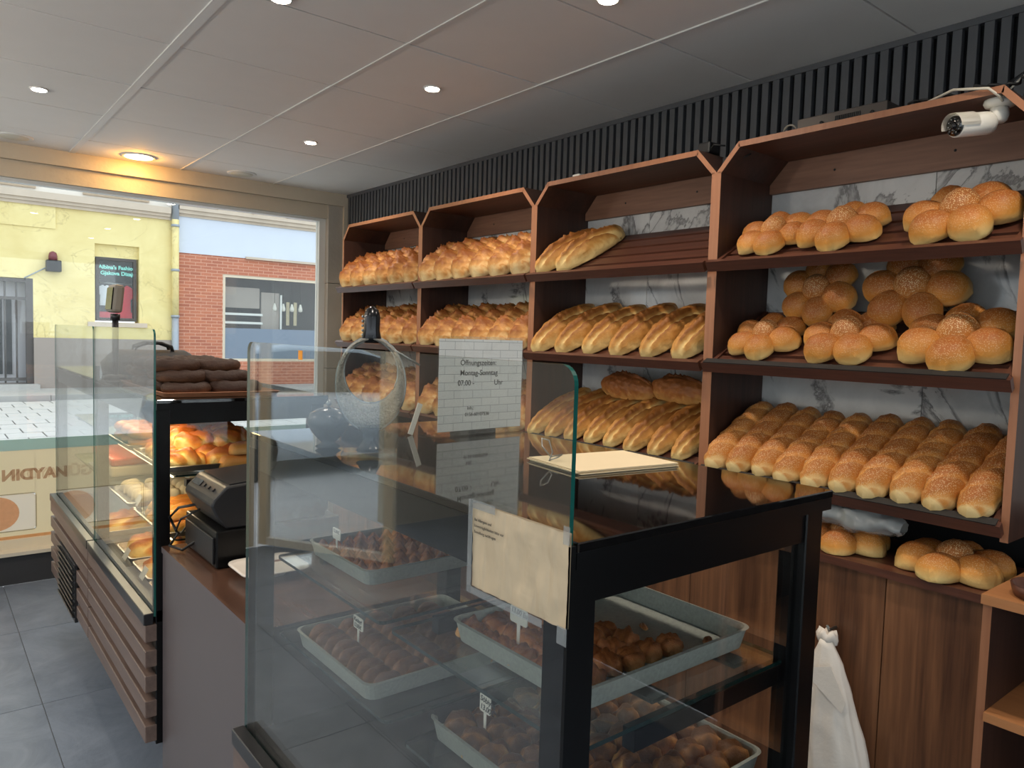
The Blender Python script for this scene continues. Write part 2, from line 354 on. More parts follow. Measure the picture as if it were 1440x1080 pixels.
def rpoly(x0, x1, y0, y1, r, corners=(1, 1, 1, 1), n=6):
    """rounded rectangle, corners order: lower left, lower right, upper right, upper left"""
    P = []
    for k, (cx, cy, a) in enumerate(((x0+r, y0+r, PI), (x1-r, y0+r, 1.5*PI), (x1-r, y1-r, 0), (x0+r, y1-r, PI/2))):
        if corners[k]: P += [(cx+r*math.cos(a+PI/2*i/n), cy+r*math.sin(a+PI/2*i/n)) for i in range(n+1)]
        else: P.append(((x0, x1, x1, x0)[k], (y0, y0, y1, y1)[k]))
    return P
def text(name, s, size, mat, parent, M4, depth=0.0003, align='LEFT', bold=0.0):
    cu = bpy.data.curves.new(name, 'FONT'); cu.body = s; cu.size = size; cu.extrude = depth; cu.align_x = align; cu.offset = bold
    t = bpy.data.objects.new(name, cu); COL.objects.link(t); dg = bpy.context.evaluated_depsgraph_get()
    me = bpy.data.meshes.new_from_object(t.evaluated_get(dg)); COL.objects.unlink(t); bpy.data.objects.remove(t)
    me.materials.clear(); me.materials.append(M[mat]); me.transform(M4)
    me.name = name; o = bpy.data.objects.new(name, me); COL.objects.link(o)
    if parent is not None: o.parent = parent; o.location = -WLOC[parent]
    return o
def frame4(o, x, y, z): return Matrix(((x[0], y[0], z[0], o[0]), (x[1], y[1], z[1], o[1]), (x[2], y[2], z[2], o[2]), (0, 0, 0, 1)))

def wall_with_hole(mb, x0, x1, z0, z1, holes, y0, y1, mi=0):
    """strips of wall left around rectangular openings"""
    xs = sorted(set([x0, x1]+[h[0] for h in holes]+[h[1] for h in holes]))
    for a, b in zip(xs[:-1], xs[1:]):
        hs = sorted([h for h in holes if h[0] <= a and h[1] >= b], key=lambda h: h[2]); z = z0
        for h in hs:
            if h[2] > z: mb.box(a, b, y0, y1, z, h[2], mi)
            z = h[3]
        if z < z1: mb.box(a, b, y0, y1, z, z1, mi)
# ================================================================== SETTING
XW, ZC, YW = 2.50, 2.505, 5.05
XL, YF = -2.6, -2.2
# floor: slabs with grout joints
fl = MB().box(XL, XW, YF, YW, -0.06, -0.006).build('floor', 'grout'); tag(fl, 'grey slate tiled shop floor', None, None, 'structure')
xs_ = [0.3757+0.636*k for k in range(-5, 4)]; ys_ = [2.51+0.87*k for k in range(-6, 4)]
tile_me = None
for i, a in enumerate(xs_[:-1]):
    for j, b in enumerate(ys_[:-1]):
        x0, x1, y0, y1 = max(a, XL)+.0015, min(xs_[i+1], XW)-.0015, max(b, YF)+.0015, min(ys_[j+1], YW)-.0015
        if x1-x0 < .02 or y1-y0 < .02: continue
        full = abs(x1-x0-.633) < .001 and abs(y1-y0-.867) < .001
        if full and tile_me:
            o = bpy.data.objects.new('floor_tile', tile_me); link(o, fl); o.location = Vector(((x0+x1)/2, (y0+y1)/2, -.008))-WLOC[fl]
        else:
            o = MB().box(x0, x1, y0, y1, -.008, 0).build('floor_tile', 'floor_slate', fl)
            if full: tile_me = o.data
# ceiling: tiles hung in a grid of pale bars
ce = MB().box(XL, XW, YF, YW+.15, ZC+.012, ZC+.08).build('ceiling', 'ceiling_gap'); tag(ce, 'suspended white tile ceiling', None, None, 'structure')
gx = [0.735+0.597*k for k in range(-6, 4)]; gy = [4.648-0.5925*k for k in range(-1, 13)]; gy = sorted(gy)
for i in range(len(gx)-1):
    for j in range(len(gy)-1):
        x0, x1, y0, y1 = max(gx[i]+.004, XL), min(gx[i+1]-.004, XW), max(gy[j]+.004, YF), min(gy[j+1]-.004, YW)
        if x1-x0 < .03 or y1-y0 < .03: continue
        dz = random.uniform(0, .002)
        MB().box(x0, x1, y0, y1, ZC+dz, ZC+.02+dz).build('ceiling_tile', 'ceiling_white', ce)
for k, x in enumerate(gx):
    if XL < x < XW: wd = .016 if abs(x-.735) < .01 else .0045; MB().box(x-wd, x+wd, YF, YW, ZC-.003, ZC+.012).build('grid_bar', 'ceiling_trim', ce)
# right wall: black backing with grey slats, marble slabs behind the bread cabinets
wr = MB().box(XW, XW+.12, YF, YW+.15, 0, ZC).build('wall_right', 'felt_black'); tag(wr, 'dark slatted wall above marble slabs', None, None, 'structure')
MB().box(XW-.026, XW, YF, YW, ZC-.02, ZC).build('slat_cap', 'slat_grey', wr)
y = 0.05; sm_ = None
while y < YW-.01:
    if sm_ is None:
        s0 = MB().box(XW-.022, XW, y, y+.026, 2.0, ZC-.02).build('slat', 'slat_grey', wr); sm_ = s0.data; base = y
    else:
        o = bpy.data.objects.new('slat', sm_); link(o, wr); o.location = s0.location+Vector((0, y-base, 0))
    y += .0435
my = [-.2, .95, 2.037, 2.826, 3.9, 4.2]
MB().box(2.335, XW, -.2, 4.2, .9, 1.10).build('dark_lining', 'felt_black', wr)
for z0, z1 in ((1.102, 1.43), (1.433, 2.13)):
    for a, b in zip(my[:-1], my[1:]): MB().box(2.335, XW, a+.001, b-.001, z0, z1).build('marble_slab', 'marble', wr)
MB().box(2.335, XW, -.2, 4.2, 0, .897).build('wall_lining', 'wall_paint', wr)
MB().box(XW-.03, XW, 4.2, YW, 0, 2.0).build('wall_lining', 'plaster_pier', wr)
# window wall
wb = thing('wall_back', (0.3, YW, 0), 'street side wall with plaster head and pier', None, None, 'structure')
MB().box(XL, XW, YW, YW+.2, 2.42, ZC+.05).build('head_beam', 'plaster_warm', wb)
MB().box(XL, 2.43, YW+.035, YW+.2, 2.325, 2.42).build('head_lining', 'plaster_warm', wb)
for z0, z1 in ((0, .62), (.624, 1.24), (1.244, 1.86), (1.864, 2.42)): MB().box(2.345, XW, YW+.02, YW+.2, z0, z1).build('pier_block', 'plaster_pier', wb)
MB().box(2.455, XW, YW, YW+.02, 0, 2.42).build('pier_lining', 'plaster_warm', wb)
MB().box(-.55, 2.345, YW+.03, YW+.2, 0, .17).build('plinth_panel', 'base_dark', wb)
MB().box(XL, -1.85, YW, YW+.2, 0, 2.42).build('wall_panel', 'wall_paint', wb)
tag(MB().box(-.55, 2.345, YW+.0, YW+.03, 0, .165).build('baseboard_back', 'base_dark'), 'dark baseboard under the shop window', None, None, 'structure')
w1 = thing('window_1', (.9, YW+.1, .17), 'large street window with printed film on its lower part', None, None, 'structure')
MB().box(-.55, 2.345, YW-.02, YW+.2, .17, .19).build('window_sill', 'sill_stone', w1)
MB().box(-.55, 2.345, YW+.07, YW+.13, .19, .245).build('bottom_rail', 'frame_cream', w1)
MB().box(2.298, 2.345, YW+.07, YW+.13, .245, 2.325).build('side_rail', 'frame_white', w1)
MB().box(-.55, 2.298, YW+.07, YW+.13, 2.305, 2.325).build('top_rail', 'frame_white', w1)
MB().box(-.73, -.55, YW+.02, YW+.18, 0, 2.42).build('mullion', 'frame_cream', w1)
MB().box(-.55, 2.298, YW+.096, YW+.104, .245, 2.305).build('pane', 'window_glass', w1)
g = MB(); wall_with_hole(g, -.55, 2.298, .245, .765, [(max(cx-.286, -.55), cx+.286, .294, .506) for cx in (-.33, .26, .96, 1.66)], YW+.091, YW+.093); g.build('printed_film', 'film_beige', w1)
MB().box(-.55, 2.298, YW+.091, YW+.093, .765, .83).build('film_band', 'film_teal', w1)
MB().box(-.55, 2.298, YW+.089, YW+.0905, .245, .262).build('film_border', 'film_pizza', w1)
for cx in (-.33, .26, .96, 1.66):
    MB().prism(rpoly(cx-.292, cx+.292, .288, .512, .022), 'y', YW+.0885, YW+.0905).build('film_card_edge', 'film_line', w1)
    MB().prism(rpoly(cx-.286, cx+.286, .294, .506, .02), 'y', YW+.0865, YW+.0883).build('film_card', 'film_card', w1)
    px = cx+.09; g = MB()
    g.prism([(px+.115*math.cos(t*PI/14), .4+.1*math.sin(t*PI/14)) for t in range(28)], 'y', YW+.0845, YW+.0863).build('pizza_print', 'film_pizza', w1)
for bx, fill, dz in ((.0, 'film_letter', 0), (.004, 'film_letter_fill', .0035)):
    o = text('film_lettering', 'GÜNAYDIN', .088 if fill == 'film_letter' else .080, fill, w1, frame4((.845-bx, YW+.0885-dz*.3, .592+dz), (-1, 0, 0), (0, 0, 1), (0, 1, 0)), .0006, bold=.004 if fill == 'film_letter' else 0.001)
# door standing open inward beside the window
d1 = thing('door_1', (-.75, YW+.1, 0), 'glazed shop door standing open', None, None, 'structure')
MB().box(-1.85, -.73, YW+.02, YW+.18, 2.2, 2.42).build('door_head', 'frame_cream', d1)
MB().box(-1.85, -1.78, YW+.02, YW+.18, 0, 2.2).build('door_jamb', 'frame_cream', d1)
hx, hy = -.77, YW+.02; dv = Vector((-.62, -1.0, 0)).normalized(); dn = Vector((-dv.y, dv.x, 0)); Rd = Matrix((dv, dn, (0, 0, 1))).transposed()
LD = 1.05
def dbox(name, mat, a, b, z0, z1, th):
    c = Vector((hx, hy, 0))+dv*(a+b)/2+Vector((0, 0, (z0+z1)/2)); return MB().obox(c, b-a, th, z1-z0, Rd).build(name, mat, d1)
lf = dbox('door_leaf_stile', 'frame_cream', 0, .07, .02, 2.18, .045); dbox('door_leaf_stile', 'frame_cream', LD-.07, LD, .02, 2.18, .045)
dbox('door_leaf_rail', 'frame_white', .07, LD-.07, .02, .07, .045); dbox('door_leaf_rail', 'frame_white', .07, LD-.07, 2.1, 2.18, .045); dbox('door_pane', 'window_glass', .07, LD-.07, .07, 2.1, .006)
# left wall and wall behind, their unseen wide windows added to let in daylight
wl = thing('wall_left', (XL-.1, .3, 0), 'left shop wall with an added wide window', None, None, 'structure')
MB().box(XL-.15, XL, 2.6, YW+.2, 0, ZC).build('wall_panel', 'wall_paint', wl)
MB().box(XL-.15, XL, YF-.15, 2.6, 0, .3).build('wall_panel', 'wall_paint', wl)
MB().box(XL-.15, XL, YF-.15, 2.6, 2.4, ZC).build('wall_panel', 'wall_paint', wl)
w2 = thing('added_side_window', (XL-.08, .2, .3), 'wide unseen side window added to let in daylight', None, None, 'structure')
for yy in (YF-.1, 0.2, 2.55): MB().box(XL-.11, XL-.05, yy, yy+.06, .3, 2.4).build('mullion', 'frame_white', w2)
MB().box(XL-.084, XL-.078, YF-.1, 2.6, .3, 2.4).build('pane', 'window_glass', w2)
wf = thing('wall_front', (0, YF-.08, 0), 'unseen rear shop wall, its glazing added to let in daylight', None, None, 'structure')
for a, b, c, d in ((XL-.15, XW+.12, 0, .3), (XL-.15, XW+.12, 2.4, ZC), (XW-.1, XW+.12, .3, 2.4)): MB().box(a, b, YF-.15, YF, c, d).build('wall_panel', 'wall_paint', wf)
w3 = thing('added_rear_window', (0, YF-.08, .3), 'wide unseen rear window added to let in daylight', None, None, 'structure')  # unseen rear glazing, put in for more skylight
for xx in (XL, -.9, .8): MB().box(xx, xx+.06, YF-.11, YF-.05, .3, 2.4).build('mullion', 'frame_white', w3)
MB().box(XL, XW-.1, YF-.084, YF-.078, .3, 2.4).build('pane', 'window_glass', w3)

# ================================================================== STREET
st = MB().box(-34, 30, YW+.2, 60, -.4, -.12).build('street', 'asphalt'); tag(st, 'paved street outside the shop', None, None, 'structure')
st2 = MB().box(-34, 20, -25, YW+.2, -.4, -.12).build('forecourt', 'asphalt'); tag(st2, 'paved forecourt beside the shop', None, None, 'structure')
MB().box(-.3, 8.2, 11.0, 18.0, -.121, -.117).build('paving_bed', 'plinth', st)
pm = None
for j in range(12):
    for i in range(22):
        x = .3+.46*i+(.23 if j % 2 else 0); yy = 11.4+.55*j
        if x < yy*.058-.3 or x > 7.6: continue
        if pm is None:
            o = MB().box(-.222, .222, -.255, .255, 0, .02).build('paving_slab', 'paver', None, bevel=.004, local=True, seg=1); pm = o.data; o.parent = st
        else: o = bpy.data.objects.new('paving_slab', pm); link(o, st)
        o.location = Vector((x, yy, -.12+random.uniform(-.002, .002)))-WLOC[st]
YB = 20.0
for k in range(9): tag(MB().box(-.8+1.5*k, .69+1.5*k, 17.9, 18.1, -.12, .0).build('kerb_stone', 'kerb_stone'), 'pale kerb stone edging the pavement across the street', 'kerb', 'kerb stones across the street')
tag(MB().box(-30, 30, 18.1, YB+.3, -.12, -.01).build('pavement', 'kerb_stone'), 'pavement in front of the houses opposite', None, None, 'structure')
# yellow house
yh = thing('town_house', (1.0, YB, -.05), 'pale yellow town house with stone cornice and barred door across the street', 'building')
g = MB(); wall_with_hole(g, -16, 5.15, 1.15, 4.13, [(0.2, 2.12, 1.15, 2.48), (3.36, 4.32, 1.55, 3.40), (-3.2, -2.2, 1.6, 3.4), (-6.2, -5.2, 1.6, 3.4), (-9.4, -8.4, 1.6, 3.4)], YB, YB+.5); g.build('wall', 'facade_yellow', yh)
g = MB(); wall_with_hole(g, -16, 5.15, -.05, 1.15, [(0.2, 2.12, .1, 1.15)], YB-.06, YB+.5); g.build('plinth', 'facade_grey', yh)
for z0, z1, d in ((4.13, 4.2, .08), (4.2, 4.27, .14), (4.27, 4.42, .2)): MB().box(-16, 5.0, YB-d, YB+.5, z0, z1).build('cornice', 'stone_trim', yh)
MB().box(-16, 5.15, YB, YB+.5, 4.13, 7).build('upper_wall', 'stone_pale', yh)
for k in range(-7, 1):
    x0 = 3.12+2.35*k
    MB().box(x0, x0+1.42, YB-.05, YB, 4.5, 6).build('parapet_panel', 'stone_brown', yh)
    cx = x0+.71; MB().prism([(cx-.22, 4.80), (cx, 4.56), (cx+.22, 4.80), (cx, 5.04)], 'y', YB-.1, YB-.05).build('diamond', 'stone_pale', yh)
MB().box(-.6, 2.57, YB-.03, YB, 3.64, 4.13).build('render_patch', 'facade_yellow', yh)
sw = thing('x', (0, 0, 0)); bpy.data.objects.remove(sw)
def house_window(x0, x1, z0, z1):
    f = MB()
    for a, b, c, d in ((x0, x1, z0, z0+.07), (x0, x1, z1-.07, z1), (x0, x0+.07, z0+.07, z1-.07), (x1-.07, x1, z0+.07, z1-.07)): f.box(a, b, YB+.1, YB+.18, c, d)
    fo = f.build('window', 'iron_gate', yh); MB().box(x0+.07, x1-.07, YB+.14, YB+.15, z0+.07, z1-.07).build('pane', 'window_glass', fo)
    MB().box(x0, x1, YB+.4, YB+.48, z0, z1).build('room_back', 'dark_room', fo); return fo
fo = house_window(3.40, 4.28, 1.58, 3.1)
MB().box(3.36, 4.32, YB+.1, YB+.3, 3.1, 3.40).build('lintel_panel', 'facade_yellow', fo)
MB().box(3.2, 4.48, YB-.1, YB, 1.44, 1.55).build('window_sill', 'stone_trim', fo)
for r, dx in enumerate((0,)):
    text('shop_lettering', "Albina's Fashion", .125, 'teal_print', fo, frame4((3.46, YB+.13, 2.83), (1, 0, 0), (0, 0, 1), (0, -1, 0)), .002, bold=.004)
    text('shop_lettering', "Gjakova Dizajn", .125, 'teal_print', fo, frame4((3.5, YB+.13, 2.69), (1, 0, 0), (0, 0, 1), (0, -1, 0)), .002, bold=.004)
def garment(name, cx, z0, mat, wd, h):
    P = [(cx-wd*.32, z0), (cx-wd*.3, z0+h*.5), (cx-wd*.5, z0+h*.62), (cx-wd*.38, z0+h*.9), (cx-wd*.12, z0+h), (cx, z0+h*.93), (cx+wd*.12, z0+h), (cx+wd*.38, z0+h*.9), (cx+wd*.5, z0+h*.62), (cx+wd*.3, z0+h*.5), (cx+wd*.32, z0)]
    return MB().prism(P, 'y', YB+.26, YB+.32).build(name, mat, fo, bevel=.012)
garment('hanging_dress', 4.05, 1.75, 'red_cloth', .44, .72); garment('hanging_shirt', 3.62, 1.95, 'white_cloth', .36, .5)
MB().box(3.48, 4.2, YB+.2, YB+.36, 1.66, 1.8).build('red_fabric', 'red_cloth', fo); MB().tube([(3.47, YB+.3, 2.5), (4.21, YB+.3, 2.48)], .02).build('clothes_rail', 'steel', fo)
for a in (-3.2, -6.2, -9.4): house_window(a, a+1, 1.6, 3.4)
dr = thing('door_recess', (1.1, YB, .1)); dr.parent = yh; dr.location = Vector((1.1, YB, .1))-WLOC[yh]
MB().box(.2, 2.12, YB+.38, YB+.45, .1, 2.48).build('door_panel', 'door_white', dr)
for x in (1.05, 1.42, 1.6): MB().box(x, x+.14, YB+.34, YB+.38, .3, 2.0).build('door_glazing', 'dark_room', dr)
for x in [.3+.215*k for k in range(9)]: MB().tube([(x, YB+.05, .12), (x, YB+.05, 2.4)], .022, 6).build('gate_bar', 'iron_gate', dr)
for z in (.2, 2.02, 2.42): MB().box(.2, 2.12, YB+.02, YB+.08, z-.035, z+.035).build('gate_rail', 'iron_gate', dr)
MB().box(1.98, 2.12, YB+.0, YB+.1, .1, 2.48).build('gate_post', 'iron_gate', dr)
MB().box(0, 2.2, YB-.35, YB, -.01, .1).build('door_step', 'kerb_stone', dr)
al = thing('alarm_beacon', (2.5, YB-.12, 2.66), 'dark alarm beacon with red lamp on the yellow house wall', 'alarm')
MB().box(2.36, 2.66, YB-.2, YB, 2.66, 2.92).build('housing', 'black_plastic', al, bevel=.02); MB().lathe([(.09, 2.92), (.09, 3.02), (.07, 3.09), (.02, 3.12)], (2.5, YB-.1, 0), 14).build('lamp', 'lamp_red', al); MB().tube([(2.36, YB-.05, 2.74), (1.95, YB-.03, 2.48)], .015, 6).build('conduit', 'pipe_zinc', al)
dp = thing('downpipe', (5.12, YB-.12, 0), 'zinc rainwater pipe between the yellow house and the brick shop', 'pipe')
for z0, z1, mt in ((0, 1.75, 'pipe_zinc'), (1.75, 4.15, 'facade_yellow'), (4.15, 6.5, 'pipe_zinc')): MB().lathe([(.085, z0), (.085, z1)], (5.12, YB-.12, 0), 14).build('pipe_length', mt, dp)
for z in (.4, 1.75, 2.9, 4.0): MB().lathe([(.1, z-.03), (.105, z), (.1, z+.03)], (5.12, YB-.12, 0), 14).build('pipe_clamp', 'pipe_zinc', dp)
# brick shop
bs_ = thing('brick_shop', (9, YB, 0), 'brick fronted shop with pale fascia and wide tinted window across the street', 'building')
g = MB(); wall_with_hole(g, 5.2, 22, -.05, 3.36, [(6.32, 10.9, .62, 2.9)], YB, YB+.4); g.build('wall', 'facade_brick', bs_)
MB().box(5.2, 22, YB-.02, YB+.4, 3.36, 4.26).build('fascia', 'facade_blue', bs_)
MB().box(6.9, 22, YB-.09, YB-.02, 3.34, 3.40).build('fascia_ledge', 'stone_trim', bs_)
for z0, z1, d in ((4.26, 4.33, .06), (4.33, 4.42, .14), (4.42, 4.5, .2)): MB().box(5.2, 22, YB-d, YB+.4, z0, z1).build('cornice', 'stone_trim', bs_)
MB().box(5.2, 22, YB, YB+.4, 4.5, 7).build('upper_wall', 'stone_brown', bs_)
for k in range(8): MB().box(5.25+.93*k, 6.12+.93*k, YB-.03, YB, 4.52, 4.8+.1*(k % 2)).build('facing_stone', 'stone_trim' if k % 3 else 'facade_grey', bs_)
for a, b, c, d in ((6.32, 10.9, .62, .69), (6.32, 10.9, 2.83, 2.9), (6.32, 6.39, .69, 2.83), (10.83, 10.9, .69, 2.83)): MB().box(a, b, YB+.02, YB+.12, c, d).build('window_frame', 'frame_cream', bs_)
MB().box(6.39, 10.83, YB+.08, YB+.09, .69, 2.83).build('pane', 'window_glass', bs_); MB().box(6.39, 10.83, YB+.05, YB+.06, .69, 1.5).build('frosted_band', 'window_film', bs_)
MB().box(6.39, 10.83, YB+.9, YB+1.0, .5, 2.95).build('room_back', 'dark_room', bs_)
MB().box(6.45, 7.4, YB+.3, YB+.34, 2.05, 2.6).build('blind', 'facade_grey', bs_)
for z in (1.62, 1.85): MB().box(6.39, 7.45, YB+.2, YB+.25, z, z+.06).build('shelf_bar', 'frame_white', bs_)
MB().box(7.45, 7.95, YB+.3, YB+.34, 1.5, 2.5).build('louvre_panel', 'facade_grey', bs_); MB().box(7.95, 7.99, YB+.2, YB+.25, 1.5, 2.45).build('mullion', 'frame_white', bs_)
for k in range(4):
    x = 7.82+.25*k; lb = MB().lathe([(.02, 2.22), (.035, 2.16), (.06, 2.08), (.05, 2.02), (.0, 2.0)], (x, YB+.3, 0), 12).build('pendant_lamp', 'white_plastic', bs_); MB().tube([(x, YB+.3, 2.22), (x, YB+.3, 2.83)], .006, 5).build('lamp_cord', 'cord_black', lb)
for x in (8.28, 8.5): MB().box(x, x+.09, YB+.6, YB+.62, 1.62, 2.28).build('bright_opening', 'printed_tan', bs_)
# parked car beyond the door, seen mirrored in the counter glass
car = thing('parked_car', (-3.0, 8.6, -.12), 'pale silver hatchback car parked outside, mirrored in the counter glass', 'car')
def sec(x, hw, z0, z1, n=5):
    hz = z1-z0; P = []
    for a, b in ((1, 0), (1, .55), (.96, .8), (.86, .95), (.6, 1.0)): P.append((x, hw*a, z0+hz*b))
    return [(x-3.0, 8.6+p[1], p[2]-.12) for p in P]+[(x-3.0, 8.6-p[1], p[2]-.12) for p in reversed(P)]
g = MB(); g.rings([sec(*q) for q in ((-2.05, .62, .35, .55), (-2.0, .76, .25, .7), (-1.5, .84, .22, .84), (-.9, .86, .22, .92), (.0, .87, .22, .95), (1.2, .87, .22, .97), (1.8, .85, .24, .95), (2.05, .78, .3, .85), (2.1, .65, .4, .7))], smooth=True); g.build('car_body', 'car_paint', car)
g = MB(); g.rings([sec(*q) for q in ((-1.05, .74, .88, .93), (-.45, .72, .9, 1.3), (.0, .68, .9, 1.43), (.8, .67, .9, 1.46), (1.4, .68, .9, 1.38), (1.85, .72, .9, .98))], smooth=True); cb = g.build('car_cabin', 'black_metal', car)
g = MB(); g.rings([sec(*q) for q in ((-.42, .60, 1.22, 1.33), (.0, .6, 1.36, 1.455), (.8, .6, 1.4, 1.485), (1.4, .6, 1.32, 1.40))], smooth=True); g.build('car_roof', 'car_paint', car)
for x in (-1.3, 1.35):
    for s in (-1, 1): MB().lathe([(.0, -.09), (.29, -.09), (.32, -.06), (.32, .06), (.29, .09), (.0, .09)], (x-3.0, 8.6+s*.78, .2), 20, R=Matrix.Rotation(PI/2, 3, 'X')).build('wheel', 'tyre', car)

# ================================================================== CEILING LAMPS
def downlight(x, y, r, on, mat, label, group, power, col):
    t = thing('ceiling_downlight', (x, y, ZC), label, 'lamp', group)
    MB().lathe([(r, ZC-.004), (r*1.22, ZC-.006), (r*1.28, ZC-.002), (r*1.28, ZC+.004), (r, ZC+.004)], (x, y, 0), 28).build('ring', 'ceiling_trim', t)
    MB().lathe([(r*.2, ZC-.0075), (r*.98, ZC-.0065), (r, ZC-.001)], (x, y, 0), 28).build('lens', mat if on else 'lamp_dead', t)
    if on and power:
        l = bpy.data.lights.new('downlight_lamp', 'SPOT'); l.energy = power; l.color = col; l.spot_size = 2.5; l.spot_blend = 0.8; l.shadow_soft_size = r
        if mat == 'spot_amber': l = bpy.data.lights.new('downlight_lamp', 'POINT'); l.energy = power; l.color = col; l.shadow_soft_size = .02
        o = bpy.data.objects.new('downlight_lamp', l); link(o, t); o.location = (0, 0, -.02 if mat != 'spot_amber' else -.04)
        # glow on the ceiling around the fitting
    return t
SW = (1.0, .88, .74)
SPL = ['on the entrance side of the wide white bar', 'two tiles from the unlit downlight by the slatted wall', 'over the aisle before the half empty bread shelf', 'above the cash desk', 'over the aisle beside the opening hours sign']
for i, (x, y) in enumerate(((.432, 3.796), (1.645, 3.79), (1.643, 2.606), (.87, 2.233), (1.586, 1.577), (1.62, .45), (.43, .6), (-.8, 2.4), (-.8, .6), (-.8, 3.9))):  # those past the individually worded spots are unseen, added to brighten the room
    downlight(x, y, .028, True, 'spot_warm', 'small lit ceiling spotlight '+(SPL[i] if i < 5 else 'added out of view as fill light'), 'small ceiling spotlights', LAMP_W*2.2, SW)
for y in (2.2, 3.9):  # unseen globe lamps, added to lift the ceiling brightness
    t = thing('pendant_lamp', (-1.0, y, 2.12), 'opal globe lamp added out of view to brighten the ceiling', 'lamp', 'added globe fill lamps')
    MB().lathe([(.01, 2.0), (.06, 2.015), (.095, 2.06), (.105, 2.11), (.095, 2.16), (.06, 2.2), (.03, 2.21)], (-1.0, y, 0), 24).build('globe', 'globe_glass', t)
    MB().lathe([(.035, 2.21), (.03, 2.25), (.006, 2.26), (.006, ZC)], (-1.0, y, 0), 12).build('stem', 'black_metal', t)
    l = bpy.data.lights.new('added_fill_bulb', 'POINT'); l.energy = FILL_PEND_W; l.color = (1, .93, .84); l.shadow_soft_size = .1
    o = bpy.data.objects.new('added_fill_bulb', l); link(o, t); o.location = (0, 0, -.01)
downlight(1.048, 4.86, .075, True, 'spot_amber', 'large amber glowing downlight in front of the window head', None, 2.4, (1, .45, .06))
downlight(1.655, 4.875, .07, False, '', 'large unlit downlight near the slatted wall', None, 0, SW)
downlight(.437, 4.86, .07, False, '', 'large unlit downlight beside the wide white ceiling bar', None, 0, SW)

# ================================================================== BREAD CABINETS
XS = 2.036; CAB_Y = [4.2, 3.3085, 2.4093, 1.5018, 0.612]; ZV, ZT, CH = 2.069, 2.154, .078; TH = .018
ROWS = {1: 1.7495, 2: 1.4262, 3: 1.0784}
TILT = math.atan2(.195, .33); DS = Vector((math.cos(TILT), 0, math.sin(TILT))); NS = Vector((-math.sin(TILT), 0, math.cos(TILT)))
RS = Matrix((DS, (0, 1, 0), NS)).transposed()
def shelf_point(z, s, y, n=0.0): return Vector((2.012, y, z+.022))+DS*s+NS*n     # s metres up the slope from the front lip
cab_words = ['beside the window pier, with crusty ridged loaves on its top two shelves', 'second from the window pier, filled with crusty ridged loaves', 'holding smooth scored loaves and a half empty top shelf', 'holding flower shaped sesame breads, under the white security camera']
edge_fm = lambda n, c: 1 if n.x < -.9 else 0
for k in range(4):
    y1, y0 = CAB_Y[k], CAB_Y[k+1]
    t = thing('bread_cabinet', ((XS+2.33)/2, (y0+y1)/2, 1.05), 'brown wall cabinet '+cab_words[k], 'cabinet', 'wall hung bread cabinets')
    for a, b in ((y1-TH, y1), (y0, y0+TH)): MB().box(XS, 2.333, a, b, 1.06, ZV).build('side_panel', ['cab_inner', 'cab_edge'], t, fm=edge_fm)
    MB().prism([(y1-CH, ZT), (y1, ZV), (y1-TH, ZV-.004), (y1-CH-.006, ZT-TH)], 'x', XS, 2.333).build('chamfer_panel', ['cab_inner', 'cab_edge'], t, fm=edge_fm)
    MB().prism([(y0+CH, ZT), (y0, ZV), (y0+TH, ZV-.004), (y0+CH+.006, ZT-TH)], 'x', XS, 2.333).build('chamfer_panel', ['cab_inner', 'cab_edge'], t, fm=edge_fm)
    MB().box(XS, 2.333, y0+CH, y1-CH, ZT-TH, ZT).build('top_panel', ['cab_top_wood', 'cab_edge'], t, fm=edge_fm)
    br = MB().box(2.315, 2.333, y0+TH, y1-TH, 2.035, ZT-TH).build('back_rail', 'cab_rail', t)
    for f in (.32, .72):
        MB().lathe([(.004, 0), (.004, .002)], (2.3145, y0+(y1-y0)*f, 2.085), 8, R=Matrix.Rotation(PI/2, 3, 'Y')).build('screw_hole', 'black_matte', br)
    for r, z in ROWS.items():
        c = shelf_point(z, -.008, (y0+y1)/2, -.002)
        sh = MB().obox(c, .018, y1-y0-.012, .034, RS).build('shelf_tray', 'shelf_dark', t)   # front lip carries the slats
        for s in (-1, 1):
            yy = (y0+y1)/2+s*((y1-y0)/2-TH-.008)
            MB().obox(shelf_point(z, .178, yy, -.008), .36, .014, .022, RS).build('side_lip', 'shelf_dark', sh)
        if (k, r) in ((3, 2), (3, 3), (2, 3)): MB().obox(shelf_point(z, -.004, (y0+y1)/2, .0165), .024, y1-y0-.03, .003, RS).build('black_liner', 'black_matte', sh)
        for i in range(5):
            MB().obox(shelf_point(z, .035+.075*i, (y0+y1)/2, -.010), .058, y1-y0-.045, .012, RS).build('slat', 'shelf_dark', sh)
